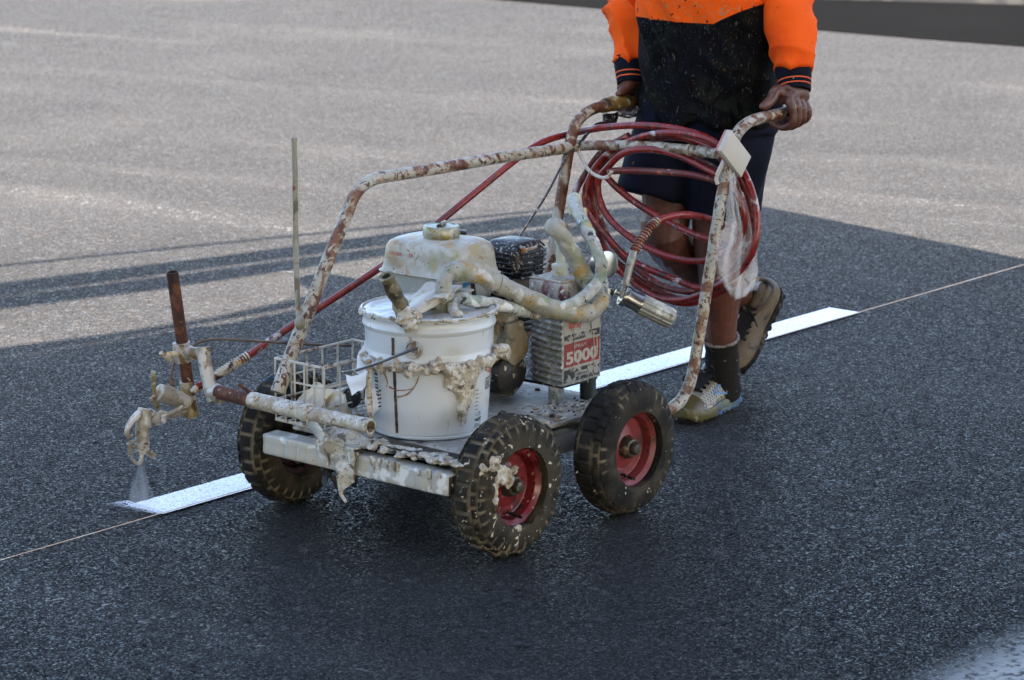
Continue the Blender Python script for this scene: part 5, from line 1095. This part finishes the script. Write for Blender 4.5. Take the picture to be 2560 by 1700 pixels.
g=MB(); c=at(1690,400,y=-.06); tube(g,[c+Vector((math.cos(t)*.017,math.sin(t)*.017,.004*math.sin(t*2))) for t in [k*PI/8 for k in range(16)]],.0028,6,closed=True,lump=.002); BG.part('bag_knot',g,M_plastic)
cc=at(1693,354,y=-.04)
vx=(at(1733,375,y=-.038)-at(1686,312,y=-.038)).normalized(); vy=(at(1700,397,y=-.038)-at(1733,375,y=-.038)).normalized(); vy=(vy-vx*vy.dot(vx)).normalized(); vz=vx.cross(vy); vz=vz if vz.dot(CL-cc)>0 else -vz; vy=vz.cross(vx); Rc=Matrix((vx,vy,vz)).transposed()
g=MB(); wdx=(at(1733,375,y=-.038)-at(1688,312,y=-.038)).length; wdy=(at(1655,335,y=-.038)-at(1688,312,y=-.038)).length
box(g,cc,(wdx*1.0,wdy*1.0,.012),.0012,rot=Rc); CDT=Thing('cardboard_tag','blank beige square card clipped at the bend of the near handle','card',tuple(cc))
CDT.part('card_face',g,M_card)
g=MB(); box(g,cc+vx*0-vz*.009,(wdx*.99,wdy*.98,.005),.0005,rot=Rc); CDT.part('card_backing',g,M_cardedge)
CT=Thing('crumpled_container','cream crushed plastic container lying in the wire basket','container',(.045,-.45,.215))
g=MB(); tube(g,[(.055,-.475,.235),(.045,-.455,.238),(.03,-.43,.24),(.015,-.41,.245)],[.030,.034],16,lump=.008,lscale=30,smooth=4); sheet(g,[(.09,-.49,.24),(.09,-.42,.235),(.05,-.41,.275),(.05,-.47,.28)],8,8,lump=.010,th=.003); me=remesh(g,CT.base,[M_cream],.003,1,name='crushed_shell'); link_mesh('crushed_shell',me,CT)
g=MB(); lathe(g,(.02,-.405,.255),(.3,1,.2),[(.022,0),(.022,.012),(.018,.014),(.001,.014)],24); CT.part('black_cap',g,M_black)
# paint mist falling from the tip
def mist():
    m=bpy.data.materials.new('fine paint spray'); m.use_nodes=True; t=m.node_tree; t.nodes.remove(t.nodes['Principled BSDF']); out=t.nodes['Material Output']
    pv=t.nodes.new('ShaderNodeVolumePrincipled'); pv.inputs['Color'].default_value=(.9,.92,.95,1); pv.inputs['Absorption Color'].default_value=(1,1,1,1)
    tc=t.nodes.new('ShaderNodeTexCoord').outputs['Object']; n=noi(t,tc,55,3,0,(1,1,.35)); t.links.new(ramp(t,n,.25,.75,2,11),pv.inputs['Density']); t.links.new(pv.outputs[0],out.inputs['Volume']); return m
g=MB(); s0=at(326,1066,y=-.775); lofty(g,[(s0,(0,0,1),U,.006,.006),((.262,-.772,.055),(0,0,1),U,.026,.012),((.262,-.765,.008),(0,0,1),U,.048,.018)],24)
Thing('paint_spray','thin white mist of paint spraying down onto the start of the line','paint spray',tuple(s0),mesh=g,mats=[mist()],kind='stuff')
# lump of dried paint stuck on the near front wheel
g=MB(); 
for (a,b,sx_) in ((1138,1062,.014),(1130,1078,.010),(1150,1080,.014),(1147,1095,.012),(1160,1102,.016),(1172,1108,.013),(1118,1080,.008),(1168,1090,.010),(1178,1084,.008)):
    blob(g,at(a,b,y=.036),(sx_,.010,sx_),.8,60,2)
for (a,b,c,d) in ((1146,1100,1141,1150),(1141,1150,1139,1195),(1135,1115,1137,1135)): tube(g,[at(a,b,y=.041),at(c,d,y=.040)],[.006,.003],6,lump=.003,lscale=70)
blob(g,at(1182,1222,y=.034),(.022,.006,.008),.8,50,2); blob(g,at(1115,1235,y=.0),(.010,.012,.008),.8,50,2); blob(g,at(1130,1013,y=-.01),(.010,.012,.006),.8,50,2)
me=remesh(g,MC.base,[M_paint],.0018,1,crusty,name='caked_paint'); link_mesh('caked_paint',me,MC,wA)
# hose clamps, bolts and small fasteners
def clamp(pts,i,r):
    g=MB(); P=spl(pts,7); k=i; d=(P[k+1]-P[k-1]).normalized(); c=P[k]; tube(g,[c-d*.005,c+d*.005],r,24); F=frame(d); q=c+F@Vector((r*.75,r*.75,0)); box(g,q,(.010,.010,.014),.002); MC.part('hose_clamp',g,M_alu)
clamp(th,9,.0212); clamp(th,80,.0215)
for (x,y) in ((-.412,-.192),(-.412,-.270),(-.476,-.192),(-.476,-.270)):
    g=MB(); lathe(g,(x,y,.459),(0,0,1),[(.0055,0),(.0055,.004),(.004,.0045),(.001,.0045)],6); MC.part('bolt',g,M_alu,hd)
for (x,y) in ((-.20,-.107),(-.43,-.107),(-.30,-.13),(-.46,-.30)):
    g=MB(); lathe(g,(x,y,.1975),(0,0,1),[(.007,0),(.007,.001),(.0055,.001),(.0055,.005),(.001,.0055)],6); MC.part('bolt',g,M_rust,deck)
g=MB(); tube(g,[at(1088,640,y=-.30),at(1100,700,y=-.30),at(1150,745,y=-.28),at(1178,760,y=-.26)],.005,8,smooth=5,lump=.001); MC.part('fuel_line',g,M_cable,eng)
g=MB(); tube(g,[at(1240,625,y=-.36),at(1232,680,y=-.35),at(1222,730,y=-.33)],.006,8,smooth=5,lump=.001); MC.part('spark_lead',g,M_cable,eng)
g=MB(); box(g,(-.335,-.262,.345),(.060,.012,.060),.008,lump=.002,sub=2); MC.part('gear_cover',g,M_clutch,hc)
